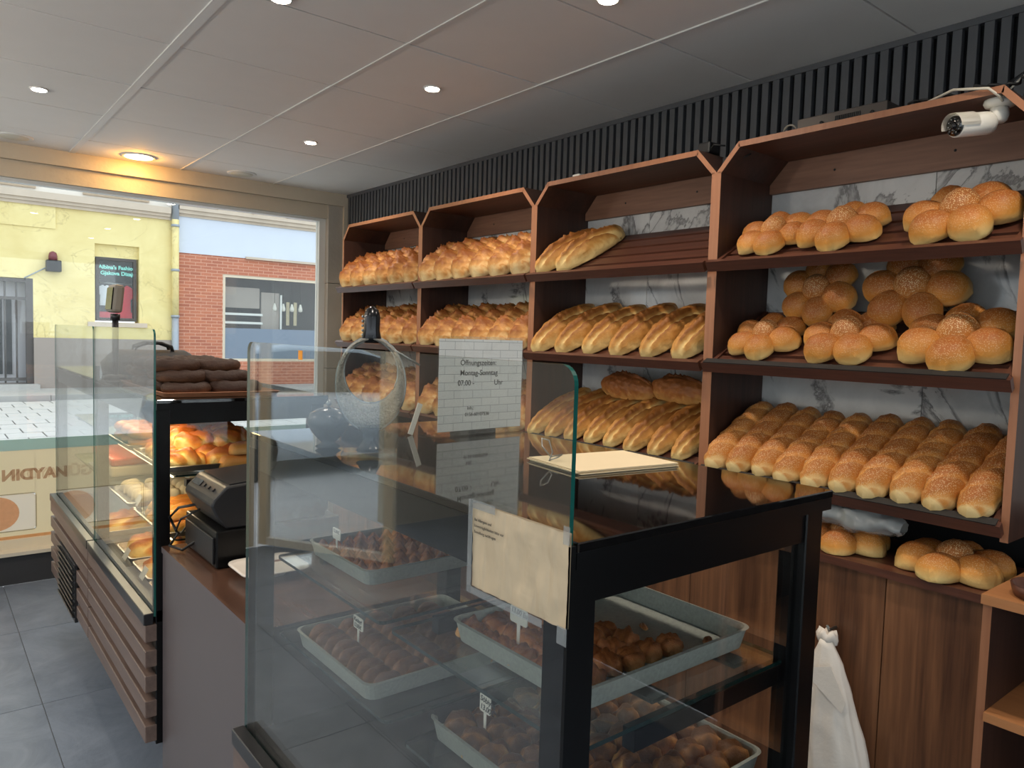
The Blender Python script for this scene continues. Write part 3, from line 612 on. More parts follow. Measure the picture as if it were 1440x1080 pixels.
# base cabinets under them
BZ = .935
for k in range(4):
    y1, y0 = CAB_Y[k], CAB_Y[k+1]
    t = thing('base_cabinet', (2.17, (y0+y1)/2, 0), ['brown wooden base cabinet below the ridged loaves by the window pier', 'brown wooden base cabinet behind the opening hours sign', 'brown wooden base cabinet below the smooth scored loaves', 'brown wooden base cabinet carrying flower breads, white bags hung on its front'][k], 'cabinet', 'base cabinets along the marble wall')
    MB().box(2.02, 2.333, y0+.002, y1-.002, .08, BZ-.022).build('body', 'base_wood', t)
    MB().box(1.985, 2.333, y0, y1, BZ-.022, BZ).build('worktop', 'shelf_dark', t)
    MB().box(2.06, 2.333, y0, y1, 0, .08).build('plinth', 'plinth', t)
    ed = [y0, (y0+y1)/2, y1] if k != 3 else [y0, y0+.26, y0+.56, y1]
    for a, b in zip(ed[:-1], ed[1:]):
        dd = MB().box(2.0, 2.018, a+.0015, b-.0015, .085, BZ-.026).build('door', 'base_wood', t)
        if k != 3: MB().tube([(1.985, b-.05, .62), (1.985, b-.05, .76)], .006, 8).build('handle', 'steel', dd)
# low open shelf unit at the right
t = thing('shelf_unit', (2.1, .38, 0), 'open wooden shelf unit with pale shelves beside the base cabinets', 'shelf')
MB().box(1.875, 2.33, .585, .603, 0, .95).build('side_panel', ['cab_inner', 'cab_edge'], t, fm=edge_fm); MB().box(1.875, 2.33, -.12, -.102, 0, .95).build('side_panel', ['cab_inner', 'cab_edge'], t, fm=edge_fm)
MB().box(1.868, 2.333, -.12, .606, .95, .972).build('top_board', 'shelf_light', t)
for z in (.685, .38): MB().box(1.868, 2.32, -.102, .585, z, z+.02).build('shelf_board', 'shelf_light', t)
MB().box(2.32, 2.33, -.102, .585, 0, .95).build('back_panel', 'cab_inner', t)
bk = MB(); bk.lathe([(.05, .972), (.068, .974), (.075, 1.0), (.07, 1.0), (.062, .98), (.0, .978)], (1.955, .50, 0), 20); tag(bk.build('wooden_bowl', 'shelf_dark'), 'small brown wooden bowl on the pale shelf top', 'bowl')

# ================================================================== DISPLAY COUNTERS
XG, XLG, XR, ZTOP, ZLED = .546, .518, 1.08, 1.30, .66
def pane_x(x, th, y0, y1, z0, z1, r, name, parent, corners=(0, 0, 1, 1)):
    return MB().prism(rpoly(y0, y1, z0, z1, r, corners), 'x', x, x+th).build(name, ['front_pane_glass', 'glass_edge'], parent, fm=lambda n, c: 0 if abs(n.x) > .9 else 1)
def glass_shelf(x0, x1, y0, y1, z, parent):
    return MB().prism(rpoly(x0, x1, y0, y1, .012, n=3), 'z', z-.006, z).build('glass_shelf', ['counter_glass', 'shelf_edge'], parent, fm=lambda n, c: 0 if abs(n.z) > .9 else 1)
def counter(ya, yb, segs, zgl, label, grille=None):
    t = thing('display_counter', ((XG+XR)/2, (ya+yb)/2, 0), label, 'display counter', 'glass display counters')
    MB().box(XG+.01, XR, ya+.002, yb-.002, .26, ZLED-.03).build('body', 'black_matte', t)
    MB().box(XG+.012, XR, ya+.002, yb-.002, ZLED-.03, ZLED-.02).build('deck', 'steel' if grille else 'black_metal', t)
    MB().box(.75, XR-.05, ya+.05, yb-.05, .0, .26).build('plinth', 'plinth', t)
    for yy in (ya+.03,): MB().lathe([(.022, 0), (.022, .02), (.012, .03), (.012, .26)], (XG+.05, yy, 0), 12).build('foot', 'black_metal', t)
    # end posts, top frame
    for yy in (ya, yb-.045):
        for x0, x1 in ((XG+.006, XG+.046), (XR-.045, XR)): MB().box(x0, x1, yy, yy+.045, .25 if x0 < .7 else .26, ZTOP-.03).build('post', 'black_metal', t, bevel=.002, seg=1)
        MB().box(XG+.046, XR-.045, yy+.004, yy+.041, ZTOP-.075, ZTOP-.03).build('top_rail', 'black_metal', t)
    for x0 in (XG+.008, XR-.045): MB().box(x0, x0+.037, ya+.045, yb-.045, ZTOP-.075, ZTOP-.03).build('top_rail', 'black_metal', t)
    MB().box(XG+.007, XR+.012, ya-.006, yb+.004, ZTOP-.03, ZTOP-.012).build('top_frame', 'black_metal', t)
    MB().box(XG+.007, XR+.012, ya-.008, yb+.006, ZTOP-.012, ZTOP).build('top_slab', 'top_black', t, bevel=.0015, seg=1)
    for yy in (ya+.012, yb-.018):
        MB().box(XG+.046, XR-.045, yy, yy+.006, ZLED-.02, ZTOP-.075).build('end_glass', 'clear_glass', t)
    for a, b in segs:
        pane_x(XG, .006, a, b, ZLED-.012, zgl, .022, 'front_glass', t)
        MB().box(XLG, XG-.001, a, b, ZLED-.035, ZLED).build('ledge_rail', 'rail_metal', t, bevel=.002, seg=1); MB().box(XG+.008, XG+.05, a, b, ZLED-.03, ZLED+.004).build('inner_rail', 'black_metal', t)
        for i in range(5):
            z = .262+.0775*i; e = 0 if not grille else 0
            if grille and a <= grille[0] < b and i < 3:
                for c, d in ((a, grille[0]), (grille[1], b)): MB().box(XLG+.004, XG+.01, c, d, z, z+.052).build('front_slat', 'front_slat_wood', t, bevel=.002, seg=1)
            else: MB().box(XLG+.004, XG+.01, a, b, z, z+.052).build('front_slat', 'front_slat_wood', t, bevel=.002, seg=1)
    return t
TRIM = True
near = counter(.571, 1.566, [(.571, 1.566)], 1.491, 'dark glass display counter with baklava trays, vase and opening hours sign', None)
far = counter(2.35, 4.31, [(2.35, 3.285), (3.297, 4.31)], 1.507, 'dark glass display counter with golden pastries and dark sesame rings by the window', (3.56, 4.0))
MB().box(XG-.002, XG+.008, .566, .571, ZLED-.02, ZTOP-.004).build('edge_trim', 'black_metal', near)
MB().box(XG+.012, XG+.05, 3.272, 3.31, ZLED, ZTOP-.03).build('post', 'black_metal', far)
for z in (1.06, .86):
    glass_shelf(.62, XR-.05, 2.40, 3.26, z, far); glass_shelf(.62, XR-.05, 3.32, 4.26, z, far)
    for yy in (2.37, 3.28, 4.27): MB().box(.64, XR-.04, yy-.012, yy+.012, z-.03, z-.008).build('shelf_bracket', 'black_metal', far)
for a, b in ((.60, 1.045), (1.075, 1.53)):
    glass_shelf(.60, XR-.03, a, b, 1.035, near)
glass_shelf(.604, XR-.04, 1.06, 1.53, .868, near); glass_shelf(.648, XR-.03, .60, 1.075, .815, near)
for yy, z in ((.61, 1.027), (1.06, 1.027), (1.525, 1.027), (1.065, .86), (1.525, .86), (.61, .807), (1.06, .807)):
    MB().box(.70, XR-.03, yy-.010, yy+.010, z-.028, z).build('shelf_bracket', 'black_metal', near)
for x in (.78, .97): MB().box(x, x+.035, .64, 1.02, 1.022, 1.028).build('shelf_pad', 'rail_metal', near)
MB().box(.70, .80, .615, .655, 1.205, 1.225).build('door_grip', 'black_metal', near, bevel=.006)
# led strips under the top of the lit counter
MB().box(.60, .615, 2.5, 4.2, ZTOP-.05, ZTOP-.044).build('led_strip', 'led_warm', far)
for z in (1.049, .849): MB().box(.622, .627, 2.45, 3.24, z-.004, z).build('led_strip', 'led_warm', far)
l = bpy.data.lights.new('led_strip_lamp', 'AREA'); l.shape = 'RECTANGLE'; l.size = .03; l.size_y = 1.75; l.energy = 3.6; l.color = (1, .78, .48)
o = bpy.data.objects.new('led_strip_lamp', l); link(o, far); o.location = Vector((.66, 3.3, ZTOP-.055))-WLOC[far]; o.rotation_euler = (0, .5, 0)
l2 = l.copy(); l2.energy = 2.4
for z in (1.03, .83):
    o = bpy.data.objects.new('led_strip_lamp', l2); link(o, far); o.location = Vector((.63, 3.3, z))-WLOC[far]; o.rotation_euler = (0, .6, 0)
gr = MB().box(XLG-.002, XLG+.01, 3.56, 4.0, .24, .49).build('vent_grille', 'rail_metal', far)
for i in range(9): MB().obox((XLG-.006, 3.78, .262+.026*i), .012, .42, .004, Matrix.Rotation(.6, 3, 'Y')).build('vent_louvre', 'rail_metal', gr)
MB().box(XG-.0015, XG-.0005, 1.28, 1.297, 1.465, 1.482).build('sticker', 'orange_sticker', near)
# cash desk between them
t = thing('cash_desk', (.8, 1.96, 0), 'low grey brown cash desk between the two glass counters', 'desk')
MB().box(.57, .588, 1.57, 2.346, .0, .842).build('front_panel', 'desk_panel', t); MB().box(.588, 1.05, 1.57, 1.588, 0, .842).build('side_panel', 'desk_panel', t); MB().box(.588, 1.05, 2.328, 2.346, 0, .842).build('side_panel', 'desk_panel', t)
MB().box(.566, 1.06, 1.57, 2.346, .842, .86).build('desk_top', ['desk_top', 'desk_panel'], t, fm=lambda n, c: 0 if n.z > .9 else 1)
# cash drawer, register, dish
t = thing('till_box', (.81, 2.18, .86), 'black metal cash box under the register', 'cash box')
MB().box(.63, .99, 2.035, 2.325, .862, .965).build('case', 'black_metal', t, bevel=.004); MB().box(.624, .63, 2.05, 2.31, .872, .945).build('drawer_front', 'black_plastic', t, bevel=.001, seg=1)
t = thing('cash_register', (.80, 2.19, .966), 'rounded black cash register with small blue display on the drawer', 'cash register')
P = [(.66, .966), (.635, 1.0), (.618, 1.035), (.626, 1.052), (.66, 1.085), (.93, 1.105), (.955, 1.09), (.96, .99), (.945, .966)]
MB().prism(P, 'y', 2.045, 2.30).build('housing', 'black_plastic', t, bevel=.006)
MB().obox((.80, 2.17, 1.0975), .26, .235, .004, Matrix.Rotation(-.074, 3, 'Y')).build('lid', 'rail_metal', t)
dsp = MB().obox((.885, 2.11, 1.108), .08, .10, .008, Matrix.Rotation(-.074, 3, 'Y')).build('display', 'black_plastic', t); MB().obox((.885, 2.11, 1.1125), .04, .06, .003, Matrix.Rotation(-.074, 3, 'Y')).build('screen', 'screen_blue', dsp)
MB().obox((.6405, 2.24, 1.068), .004, .07, .018, Matrix.Rotation(.8, 3, 'Y')).build('slot', 'top_black', t)
for yy in (2.10, 2.14, 2.18): MB().obox((.6405, yy, 1.068), .006, .018, .010, Matrix.Rotation(.8, 3, 'Y')).build('button', 'rail_metal', t)
g = MB(); g.tube([(.66, 2.25, 1.0), (.60, 2.29, .985), (.585, 2.33, .95), (.60, 2.30, .905), (.578, 2.30, .872), (.60, 2.25, .868), (.66, 2.18, .93), (.68, 2.12, .966)], .0045, 6); tag(g.build('power_cable', 'cord_black'), 'black power cable hanging off the register side', 'cable')
g = MB(); g.tube([(.64, 2.22, .99), (.595, 2.25, .96), (.59, 2.28, .92), (.61, 2.31, .90), (.64, 2.32, .93)], .003, 6); tag(g.build('data_cable', 'cord_black'), 'thin black cable looped beside the cash drawer', 'cable')
def rr3(x0, x1, y0, y1, r, z, n=5): return [(p[0], p[1], z) for p in rpoly(x0, x1, y0, y1, r, n=n)]
t = thing('coin_dish', (.735, 1.93, .86), 'white square change dish on the cash desk', 'dish')
g = MB(); a = (.645, .825, 1.845, 2.015)
def ins(d, r, z): return rr3(a[0]+d, a[1]-d, a[2]+d, a[3]-d, r, z)
g.rings([ins(.05, .02, .861), ins(.045, .02, .875), ins(.0, .035, .884), ins(.001, .034, .888), ins(.012, .03, .884), ins(.03, .02, .880)], smooth=True); g.build('dish_body', 'dish_white', t)
MB().box(.675, .70, 1.90, 1.915, .8801, .8812).build('printed_mark', 'cab_rail', t); MB().box(.75, .78, 1.96, 1.975, .8801, .8812).build('printed_mark', 'cab_rail', t)
# customer display on its pole
t = thing('customer_display', (.63, 3.35, ZTOP), 'grey pole mounted customer price display on the glass counter', 'display')
MB().lathe([(.045, ZTOP), (.045, ZTOP+.01), (.02, ZTOP+.015)], (.635, 3.35, 0), 18).build('base', 'black_plastic', t); MB().lathe([(.012, ZTOP+.012), (.012, 1.56)], (.635, 3.35, 0), 12).build('pole', 'rail_metal', t); MB().lathe([(.018, 1.535), (.018, 1.56)], (.635, 3.35, 0), 12).build('collar', 'rail_metal', t)
plain('pos_grey', srgb(132, 124, 112), 0.45)
Rz = Matrix.Rotation(.12, 3, 'Z') @ Matrix.Rotation(.10, 3, 'Y')
h = MB().obox((.635, 3.35, 1.62), .042, .085, .112, Rz).build('head', 'pos_grey', t, bevel=.012); MB().obox((.6135, 3.346, 1.62), .004, .068, .088, Rz).build('screen', 'top_black', h)
# black handbag standing behind the glass on the far counter
t = thing('black_bag', (.80, 3.55, ZTOP), 'dark shopping bag with handles standing on the far counter', 'bag')
g = MB(); g.rings([rr3(.64, .98, 3.42, 3.68, .03, ZTOP), rr3(.63, .99, 3.43, 3.67, .03, ZTOP+.05), rr3(.66, .97, 3.49, 3.61, .02, ZTOP+.095), rr3(.68, .95, 3.53, 3.57, .01, ZTOP+.11)], smooth=True); g.build('bag_body', 'base_dark', t)
for yy in (3.52, 3.58): MB().tube([(.74, yy, ZTOP+.09), (.75, yy, ZTOP+.125), (.79, yy, ZTOP+.14), (.85, yy, ZTOP+.14), (.89, yy, ZTOP+.125), (.9, yy, ZTOP+.09)], .008, 6).build('handle', 'cord_black', t)

# ================================================================== BREADS
def nz(p, s, k=0): return mnoise.noise(Vector(p)*s+Vector((k*7.3, k*3.1, k*1.7)))
def loaf(L, W, H, seed, nu=26, nv=18, taper=2.6, ridge=None, flat=.3, lump=.06, tone=None, bend=0.0, amp=.004):
    """a loaf lying along X, its flat base on z=0"""
    V, F, T = [], [], []
    for i in range(nu+1):
        t = -1+2*i/nu; rr = max(0, (1-abs(t)**taper))**.5
        for j in range(nv):
            a = 2*PI*j/nv; y = math.cos(a)*W/2*rr; z = math.sin(a)
            z = (z if z > -flat else -flat+(z+flat)*.12)
            f = 1.0+lump*nz((t*L*.5, y, z*H), 22, seed); tn = 0.0
            if ridge: dz, tn = ridge(t, y/(W/2+1e-6), z, rr)
            else: dz = 0
            zz = (z+flat)/(1+flat)*H*(.35+.65*rr)*f+dz
            if z < -flat*.9: zz = max(zz, 0)*.2
            n = amp*nz((t*L*.5, y, zz), 60, seed+3)
            V.append((t*L/2, y*f+bend*(1-t*t)+n, max(zz+(n if zz > .01 else 0), 0))); T.append(tn)
    for i in range(nu):
        for j in range(nv): F.append((i*nv+j, i*nv+(j+1) % nv, (i+1)*nv+(j+1) % nv, (i+1)*nv+j))
    F += [tuple(range(nv))[::-1], tuple(range(nu*nv, (nu+1)*nv))]
    return V, F, T
def loaf_mesh(name, mat, variants=3, **k):
    out = []
    for s in range(variants):
        V, F, T = loaf(seed=s*11+1, **k); g = MB(); g.add(V, F, 0, True, T); out.append(g.mesh(name, mat))
    return out
def put(name, me, M4, label, cat, group):
    o = bpy.data.objects.new(name, me); COL.objects.link(o); o.matrix_world = M4; return tag(o, label, cat, group)
def M_shelf(z, s, y, yaw=0.0, n=0.003, roll=0.0, sc=1.0):
    R3 = RS @ Matrix.Rotation(yaw, 3, 'Z') @ Matrix.Rotation(roll, 3, 'X')
    m = R3.to_4x4() @ Matrix.Scale(sc, 4); m.translation = shelf_point(z, s, y, n); return m
# A: crusty loaves with a torn, folded crest and three swellings
def ridgeA(t, yy, z, rr):
    if z < 0: return 0, -.05
    w = abs(math.sin((t*2.2+.35+.22*yy)*PI)); c = math.exp(-(yy/.55)**2)
    f1 = nz((t*1.0+yy*.35, yy*.45, 0), 6.0); f2 = nz((t*1.0-yy*.3, yy*.5, 5), 13.0)
    r1 = 1-min(1, abs(f1)*4.5); r2 = 1-min(1, abs(f2)*4.5)
    d = (.022*c*w**.7+.013*c*(r1-.4)+.005*(r2-.4))*rr
    return d, (.30*(w-.5)+.32*(r1-.45)+.16*(r2-.5))*rr
A = loaf_mesh('bread_loaf', 'loaf_gold', 4, L=.335, W=.146, H=.094, taper=3.2, ridge=ridgeA, lump=.10, nu=60, nv=44, amp=.004)
# B: smooth batards with one long cut
def ridgeB(t, yy, z, rr):
    if z < 0: return 0, 0
    q = (yy+.50+.20*t)/.10; fd = (1-abs(t)**5)*rr; c = math.exp(-q*q)*fd; e = math.exp(-((q-1.7)/.6)**2)*fd; e2 = math.exp(-((q+1.6)/.7)**2)*fd
    n = nz((t*2.5, yy*1.5, 0), 5)
    return -.022*c+.016*e*(1+n)+.006*e2, -.70*c+.60*e+.35*e2+.15*n
B = loaf_mesh('bread_loaf', 'batard_gold', 3, L=.36, W=.135, H=.085, taper=1.7, ridge=ridgeB, lump=.07, nu=44, nv=84)
C_ = loaf_mesh('bread_loaf', 'batard_gold', 3, L=.36, W=.108, H=.07, taper=1.7, ridge=ridgeB, lump=.07, nu=44, nv=84)
C2 = loaf_mesh('bread_loaf', 'batard_dark', 2, L=.30, W=.11, H=.075, taper=1.9, ridge=ridgeB, lump=.07, nu=44, nv=84)
# D: sesame loaves with slanting cuts
def ridgeD(t, yy, z, rr):
    if t < -.93: return 0, -.5
    if z < 0: return 0, 0
    w = (t*2.6+yy*.55) % 1.0; q = math.exp(-((w-.5)/.09)**2); return -.007*q*rr+.004*math.exp(-((w-.68)/.1)**2)*rr, -.30*q
Dm = loaf_mesh('sesame_loaf', 'sesame_loaf', 4, L=.36, W=.088, H=.072, taper=5.5, ridge=ridgeD, lump=.06, nu=44, nv=24)
ORD = ['first', 'second', 'third', 'fourth', 'fifth', 'sixth', 'seventh', 'eighth', 'ninth', 'tenth']
def row(meshes, name, k, r, n, label, group, s, margin=.06, yaw=0.0, jit=.02, sc=1.0, ylo=None, yhi=None):
    y1, y0 = CAB_Y[k], CAB_Y[k+1]; lo = (ylo if ylo is not None else y0+TH+margin); hi = (yhi if yhi is not None else y1-TH-margin)
    for i in range(n):
        y = hi+(lo-hi)*(i/(n-1) if n > 1 else .5)
        put(name, meshes[(i*3+k+r) % len(meshes)], M_shelf(ROWS[r], s+random.uniform(-.008, .008), y, yaw+random.uniform(-jit, jit), sc=sc*random.uniform(.97, 1.03)), '%s, %s from the window side' % (label, ORD[i]), 'bread', group)
win = ['by the window pier', 'next to the scored loaves']
for k in (0, 1):
    for r, rn in ((1, 'top'), (2, 'middle'), (3, 'lowest')):
        row(A, 'bread_loaf', k, r, 6, 'ridged loaf on the %s shelf %s' % (rn, win[k]), 'ridged loaves on the %s shelf %s' % (rn, win[k]), .165, margin=.068, yaw=.05)
row(B, 'bread_loaf', 2, 1, 2, 'smooth scored loaf on the half empty top shelf', 'two loaves on the half empty shelf', .18, yhi=2.315, ylo=2.19, yaw=-.16)
row(B, 'bread_loaf', 2, 2, 6, 'smooth scored loaf on the shelf below the half empty one', 'scored loaves on the middle shelf', .18, margin=.068, yaw=-.14)
row(C_, 'bread_loaf', 2, 3, 8, 'slim scored loaf behind the tan paper pile', 'slim scored loaves on the lowest shelf', .18, margin=.058, yaw=-.16)
for i, (y, s) in enumerate(((2.02, .30), (1.76, .31))):
    m = M_shelf(ROWS[3], s, y, PI/2-.08, n=.066); put('bread_loaf', C2[i], m, 'dark brown crusty loaf lying across the slim scored loaves, %s' % ['half behind the glass edge', 'next to the flower bread cabinet'][i], 'bread', 'two dark loaves lying crosswise')
row(Dm, 'sesame_loaf', 3, 3, 10, 'long sesame loaf with slanting cuts', 'sesame loaves on the lowest shelf', .172, margin=.046, yaw=-.06, jit=.025)
# E: flower breads: six buns round a centre
def bun_mesh(name, mat, rx, h, seed):
    g = MB(); V, F, T = loaf(rx*2, rx*1.9, h, seed, nu=16, nv=18, taper=2.2, flat=.45, lump=.05, amp=.0015); g.add(V, F, 0, True, T); return g.mesh(name, mat)
BUN = [bun_mesh('bun', 'bun_gold', .05, .062, s) for s in (1, 5)]; BUNC = bun_mesh('bun', 'bun_sesame', .046, .07, 9)
def flower(M4, label, group, sc=1.0, turn=0.0, nb=6):
    t = bpy.data.objects.new('flower_bread', None); COL.objects.link(t); t.empty_display_size = .05; t.matrix_world = M4 @ Matrix.Scale(sc, 4); tag(t, label, 'bread', group)
    for i in range(nb):
        a = turn+2*PI*i/nb+random.uniform(-.06, .06); o = bpy.data.objects.new('bun', BUN[i % 2]); link(o, t)
        o.location = (.079*math.cos(a), .079*math.sin(a), 0); o.rotation_euler = (0, 0, a); o.scale = (random.uniform(.96, 1.08), random.uniform(.98, 1.1), random.uniform(.95, 1.06))
    o = bpy.data.objects.new('bun', BUNC); link(o, t); o.location = (0, 0, .012); return t
for y, sc, tn, ex in ((1.335, .95, .3, 'beside the dark cabinet partition'), (1.115, 1.02, .1, 'between two others'), (.80, 1.12, .55, 'the largest, below the security camera')):
    flower(M_shelf(ROWS[1], .118+.03*sc, y, 0, .004), 'golden flower shaped bread on the top shelf, '+ex, 'flower breads on the top shelf', sc, tn)
for y, sc, tn, ex in ((1.345, .95, .2, 'beside the dark cabinet partition'), (1.08, 1.06, .5, 'in the middle of the front row'), (.785, 1.16, .1, 'at the outer end of the front row')):
    flower(M_shelf(ROWS[2], .118+.03*sc, y, 0, .004), 'flower shaped sesame bread on the middle shelf, '+ex, 'flower breads in the front of the middle shelf', sc, tn)
for y, sc, tn, ex in ((1.235, .98, .2, 'behind the partition side bread'), (.945, 1.12, .45, 'darkest and largest of the two')):
    R3 = Matrix.Rotation(-1.05, 3, 'Y'); m = R3.to_4x4(); m.translation = Vector((2.245, y, ROWS[2]+.255)); flower(m, 'dark flower bread propped against the marble, '+ex, 'flower breads propped against the marble', sc, tn)
for y, sc, tn, ex in ((1.05, 1.0, .3, 'half hidden by the black counter'), (.755, 1.08, .0, 'below the sesame loaves')):
    m = Matrix.Identity(4); m.translation = Vector((2.115, y, BZ+.002)); flower(m, 'flower shaped bread lying on the base cabinet worktop, '+ex, 'flower breads on the worktop', sc, tn)

# ================================================================== TRAYS AND SWEETS
def tray(cx, cy, z, lx, ly, h, label, mat='tray_zinc', rot=0.0):
    g = MB(); r = .02
    def rg(d, zz, rr): return rr3(-lx/2+d, lx/2-d, -ly/2+d, ly/2-d, max(rr, .004), zz, 4)
    g.rings([rg(.006, 0, r), rg(.0, h, r), rg(-.003, h+.002, r), rg(.002, h+.003, r), rg(.004, h-.001, r), rg(.009, .002, r-.006)])
    o = g.build('baking_tray', mat, local=True); o.location = (cx, cy, z); o.rotation_euler = (0, 0, rot); WLOC[o] = Vector((cx, cy, z)); return tag(o, label, 'tray')
def sweets(name, meshes, spots, label, group, cat='pastry'):
    for i, (x, y, z, rz, sc) in enumerate(spots):
        m = Matrix.Rotation(rz, 4, 'Z') @ Matrix.Scale(sc, 4); m.translation = Vector((x, y, z)); put(name, meshes[i % len(meshes)], m, label, cat, group)
def small(name, mat, L_, W_, H_, n=3, nu=14, nv=12, ridge=None, taper=2.2, flat=.35, lump=.15, amp=.002, bend=0):
    return loaf_mesh(name, mat, n, L=L_, W=W_, H=H_, nu=nu, nv=nv, taper=taper, ridge=ridge, flat=flat, lump=lump, amp=amp, bend=bend)
RJ = lambda a: random.uniform(-a, a)
# near upper tray: glossy round walnut baklava on the front half, rest of the tray empty
tray(.848, .805, 1.0365, .375, .30, .030, 'zinc baking tray half emptied of round baklava on the upper glass shelf')
def ridgeR(t, yy, z, rr):
    if z < 0: return 0, 0
    return .004*math.sin(7*t+5*yy)*rr, .18*math.sin(9*t+4*yy)
RB = small('round_baklava', 'baklava', .046, .044, .026, ridge=ridgeR, lump=.25, amp=.003, taper=2.4)
sp = [(.690+.043*i+RJ(.003), .935-.044*j+(.0 if i % 2 else .008)+RJ(.003), 1.0385, RJ(1.5), random.uniform(.95, 1.1)) for j in range(6) for i in range(7) if i < (3.6 if j < 2 else 2.6+.55*j) and .935-.044*j > .675]
sweets('round_baklava', RB, sp, 'round syrupy baklava in the half empty zinc tray', 'round baklava in the half empty tray')
CR = small('pastry_crumb', 'baklava', .02, .012, .008, 2, 8, 8)
sweets('pastry_crumb', CR, [(.985, .70, 1.0385, .3, 1.2), (.945, .80, 1.0385, 1.1, 1.1), (.93, .735, 1.0385, 2, .6)], 'crumb left on the emptied part of the zinc tray', 'crumbs on the emptied tray')
# far tray on the lower shelf: shredded pastry half moons
tray(.79, 1.285, .8695, .365, .315, .030, 'zinc baking tray full of shredded half moon pastries')
KD = small('shredded_pastry', 'kadayif', .066, .031, .032, 3, 16, 12, taper=2.0, lump=.12, amp=.0035, bend=.006)
sp = [(.659+.063*i+RJ(.002), 1.418-.0335*j+RJ(.002)-.002*i, .8715, .10+RJ(.08), random.uniform(.97, 1.06)) for i in range(5) for j in range(9)]
sweets('shredded_pastry', KD, sp, 'shredded brown half moon pastry in the full zinc tray', 'shredded half moon pastries')
# tray on the upper shelf at the far end: small pointed pastries
tray(.81, 1.37, 1.0365, .30, .27, .028, 'zinc baking tray of small pointed pastries behind the front glass')
def ridgeP(t, yy, z, rr): return ((.012*math.exp(-(t/.35)**2-(yy/.4)**2)) if z > 0 else 0), (.1*math.sin(11*t+3*yy) if z > 0 else 0)
PP = small('pointed_pastry', 'baklava', .032, .030, .02, 3, 14, 14, ridge=ridgeP, lump=.2, amp=.002)
sp = [(.685+.0315*i+(.012 if j % 2 else 0)+RJ(.002), 1.49-.030*j+RJ(.002), 1.0385, RJ(1), 1+RJ(.06)) for j in range(8) for i in range(8)]
sweets('pointed_pastry', PP, sp, 'small pointed golden pastry in the tray at the far end', 'small pointed pastries')
# lower near tray: folded dark baklava
tray(.885, .855, .8165, .385, .415, .034, 'zinc baking tray of dark folded baklava on the lower glass shelf')
def ridgeF(t, yy, z, rr): return ((.008*abs(math.sin(3*t+2.2*yy)))*rr if z > 0 else 0), (.3*math.sin(5*t+3*yy) if z > 0 else 0)
FB = small('folded_baklava', 'baklava_dark', .058, .05, .032, 4, 14, 14, ridge=ridgeF, lump=.35, amp=.006, taper=3)
sp = [(.728+.0525*i+RJ(.004), 1.02-.048*j+RJ(.004), .8185, .5+RJ(.5), 1+RJ(.1)) for j in range(8) for i in range(7)]
sweets('folded_baklava', FB, sp, 'dark glossy folded baklava in the lower zinc tray', 'folded baklava pieces')
# price tags on little stakes
def price_tag(x, y, zb, zt, w_, h_, lines, label, lean=0.0):
    t = thing('price_tag', (x, y, zb), label, 'price tag')
    MB().prism(rpoly(y-w_/2, y+w_/2, zt-h_, zt, .004, n=3), 'x', x-.0008, x+.0008).build('card', 'white_plastic', t)
    MB().prism([(y-.0028, zb), (y+.0028, zb), (y+.0035, zt-h_+.001), (y-.0035, zt-h_+.001)], 'x', x-.0007, x+.0007).build('stake', 'white_plastic', t)
    for i, s in enumerate(lines): text('handwriting', s, h_*.42, 'ink', t, frame4((x-.001, y+w_*.44, zt-h_*(.40+.45*i)), (0, -1, -.04), (0, -.15, 1), (-1, 0, 0)), .0001, bold=.0003)
    return t
price_tag(.69, 1.325, .8905, .945, .040, .026, ['Kadayıf', '13,00€'], 'white price tag on a stake among the shredded pastries')
price_tag(.705, .84, 1.055, 1.112, .040, .026, ['13,00 Eu'], 'white price tag on a stake in the round baklava, below the paper notice')
price_tag(.75, .975, .84, .908, .030, .032, ['Söbiyet', '13,00€'], 'white price tag on a stake in the dark folded baklava')
price_tag(.695, 1.44, 1.052, 1.10, .036, .024, ['13,00€'], 'white price tag on a stake among the small pointed pastries')

# far counter: golden cheese pastries, sticks, swirls, cakes
def ridgeS(t, yy, z, rr): return (.010*math.sin(9*t+4*yy)*rr if z > 0 else 0), (.35*math.sin(9*t+4*yy+.6) if z > 0 else 0)
TW = small('twisted_pastry', 'pastry_gold', .15, .085, .055, 3, 24, 18, ridge=ridgeS, lump=.3, amp=.005, taper=3)
tray(.80, 2.66, 1.0615, .40, .44, .016, 'steel tray of twisted golden pastries on the upper shelf beside the register', 'steel')
sp = []
for j in range(5):
    for i in range(3): sp.append((.68+.12*i+RJ(.01), 2.835-.082*j+RJ(.008), 1.064+(.0), .5+RJ(.5), 1+RJ(.08)))
for j in range(3):
    for i in range(2): sp.append((.74+.12*i+RJ(.01), 2.80-.09*j+RJ(.01), 1.108, .3+RJ(.7), 1+RJ(.08)))
sweets('twisted_pastry', TW, sp, 'twisted golden cheese pastry heaped on the upper shelf tray', 'twisted cheese pastries')
WR = small('flatbread_wrap', 'wrap_gold', .20, .075, .04, 2, 20, 14, lump=.08, taper=6, flat=.5)
sweets('flatbread_wrap', WR, [(.86, 2.462, 1.064, .15, 1), (.90, 2.475, 1.102, .1, 1)], 'folded flatbread at the edge of the pastry tray', 'folded flatbreads', 'bread')
tray(.80, 3.12, 1.0615, .40, .36, .016, 'steel tray of brown bread rings on the upper shelf', 'steel')
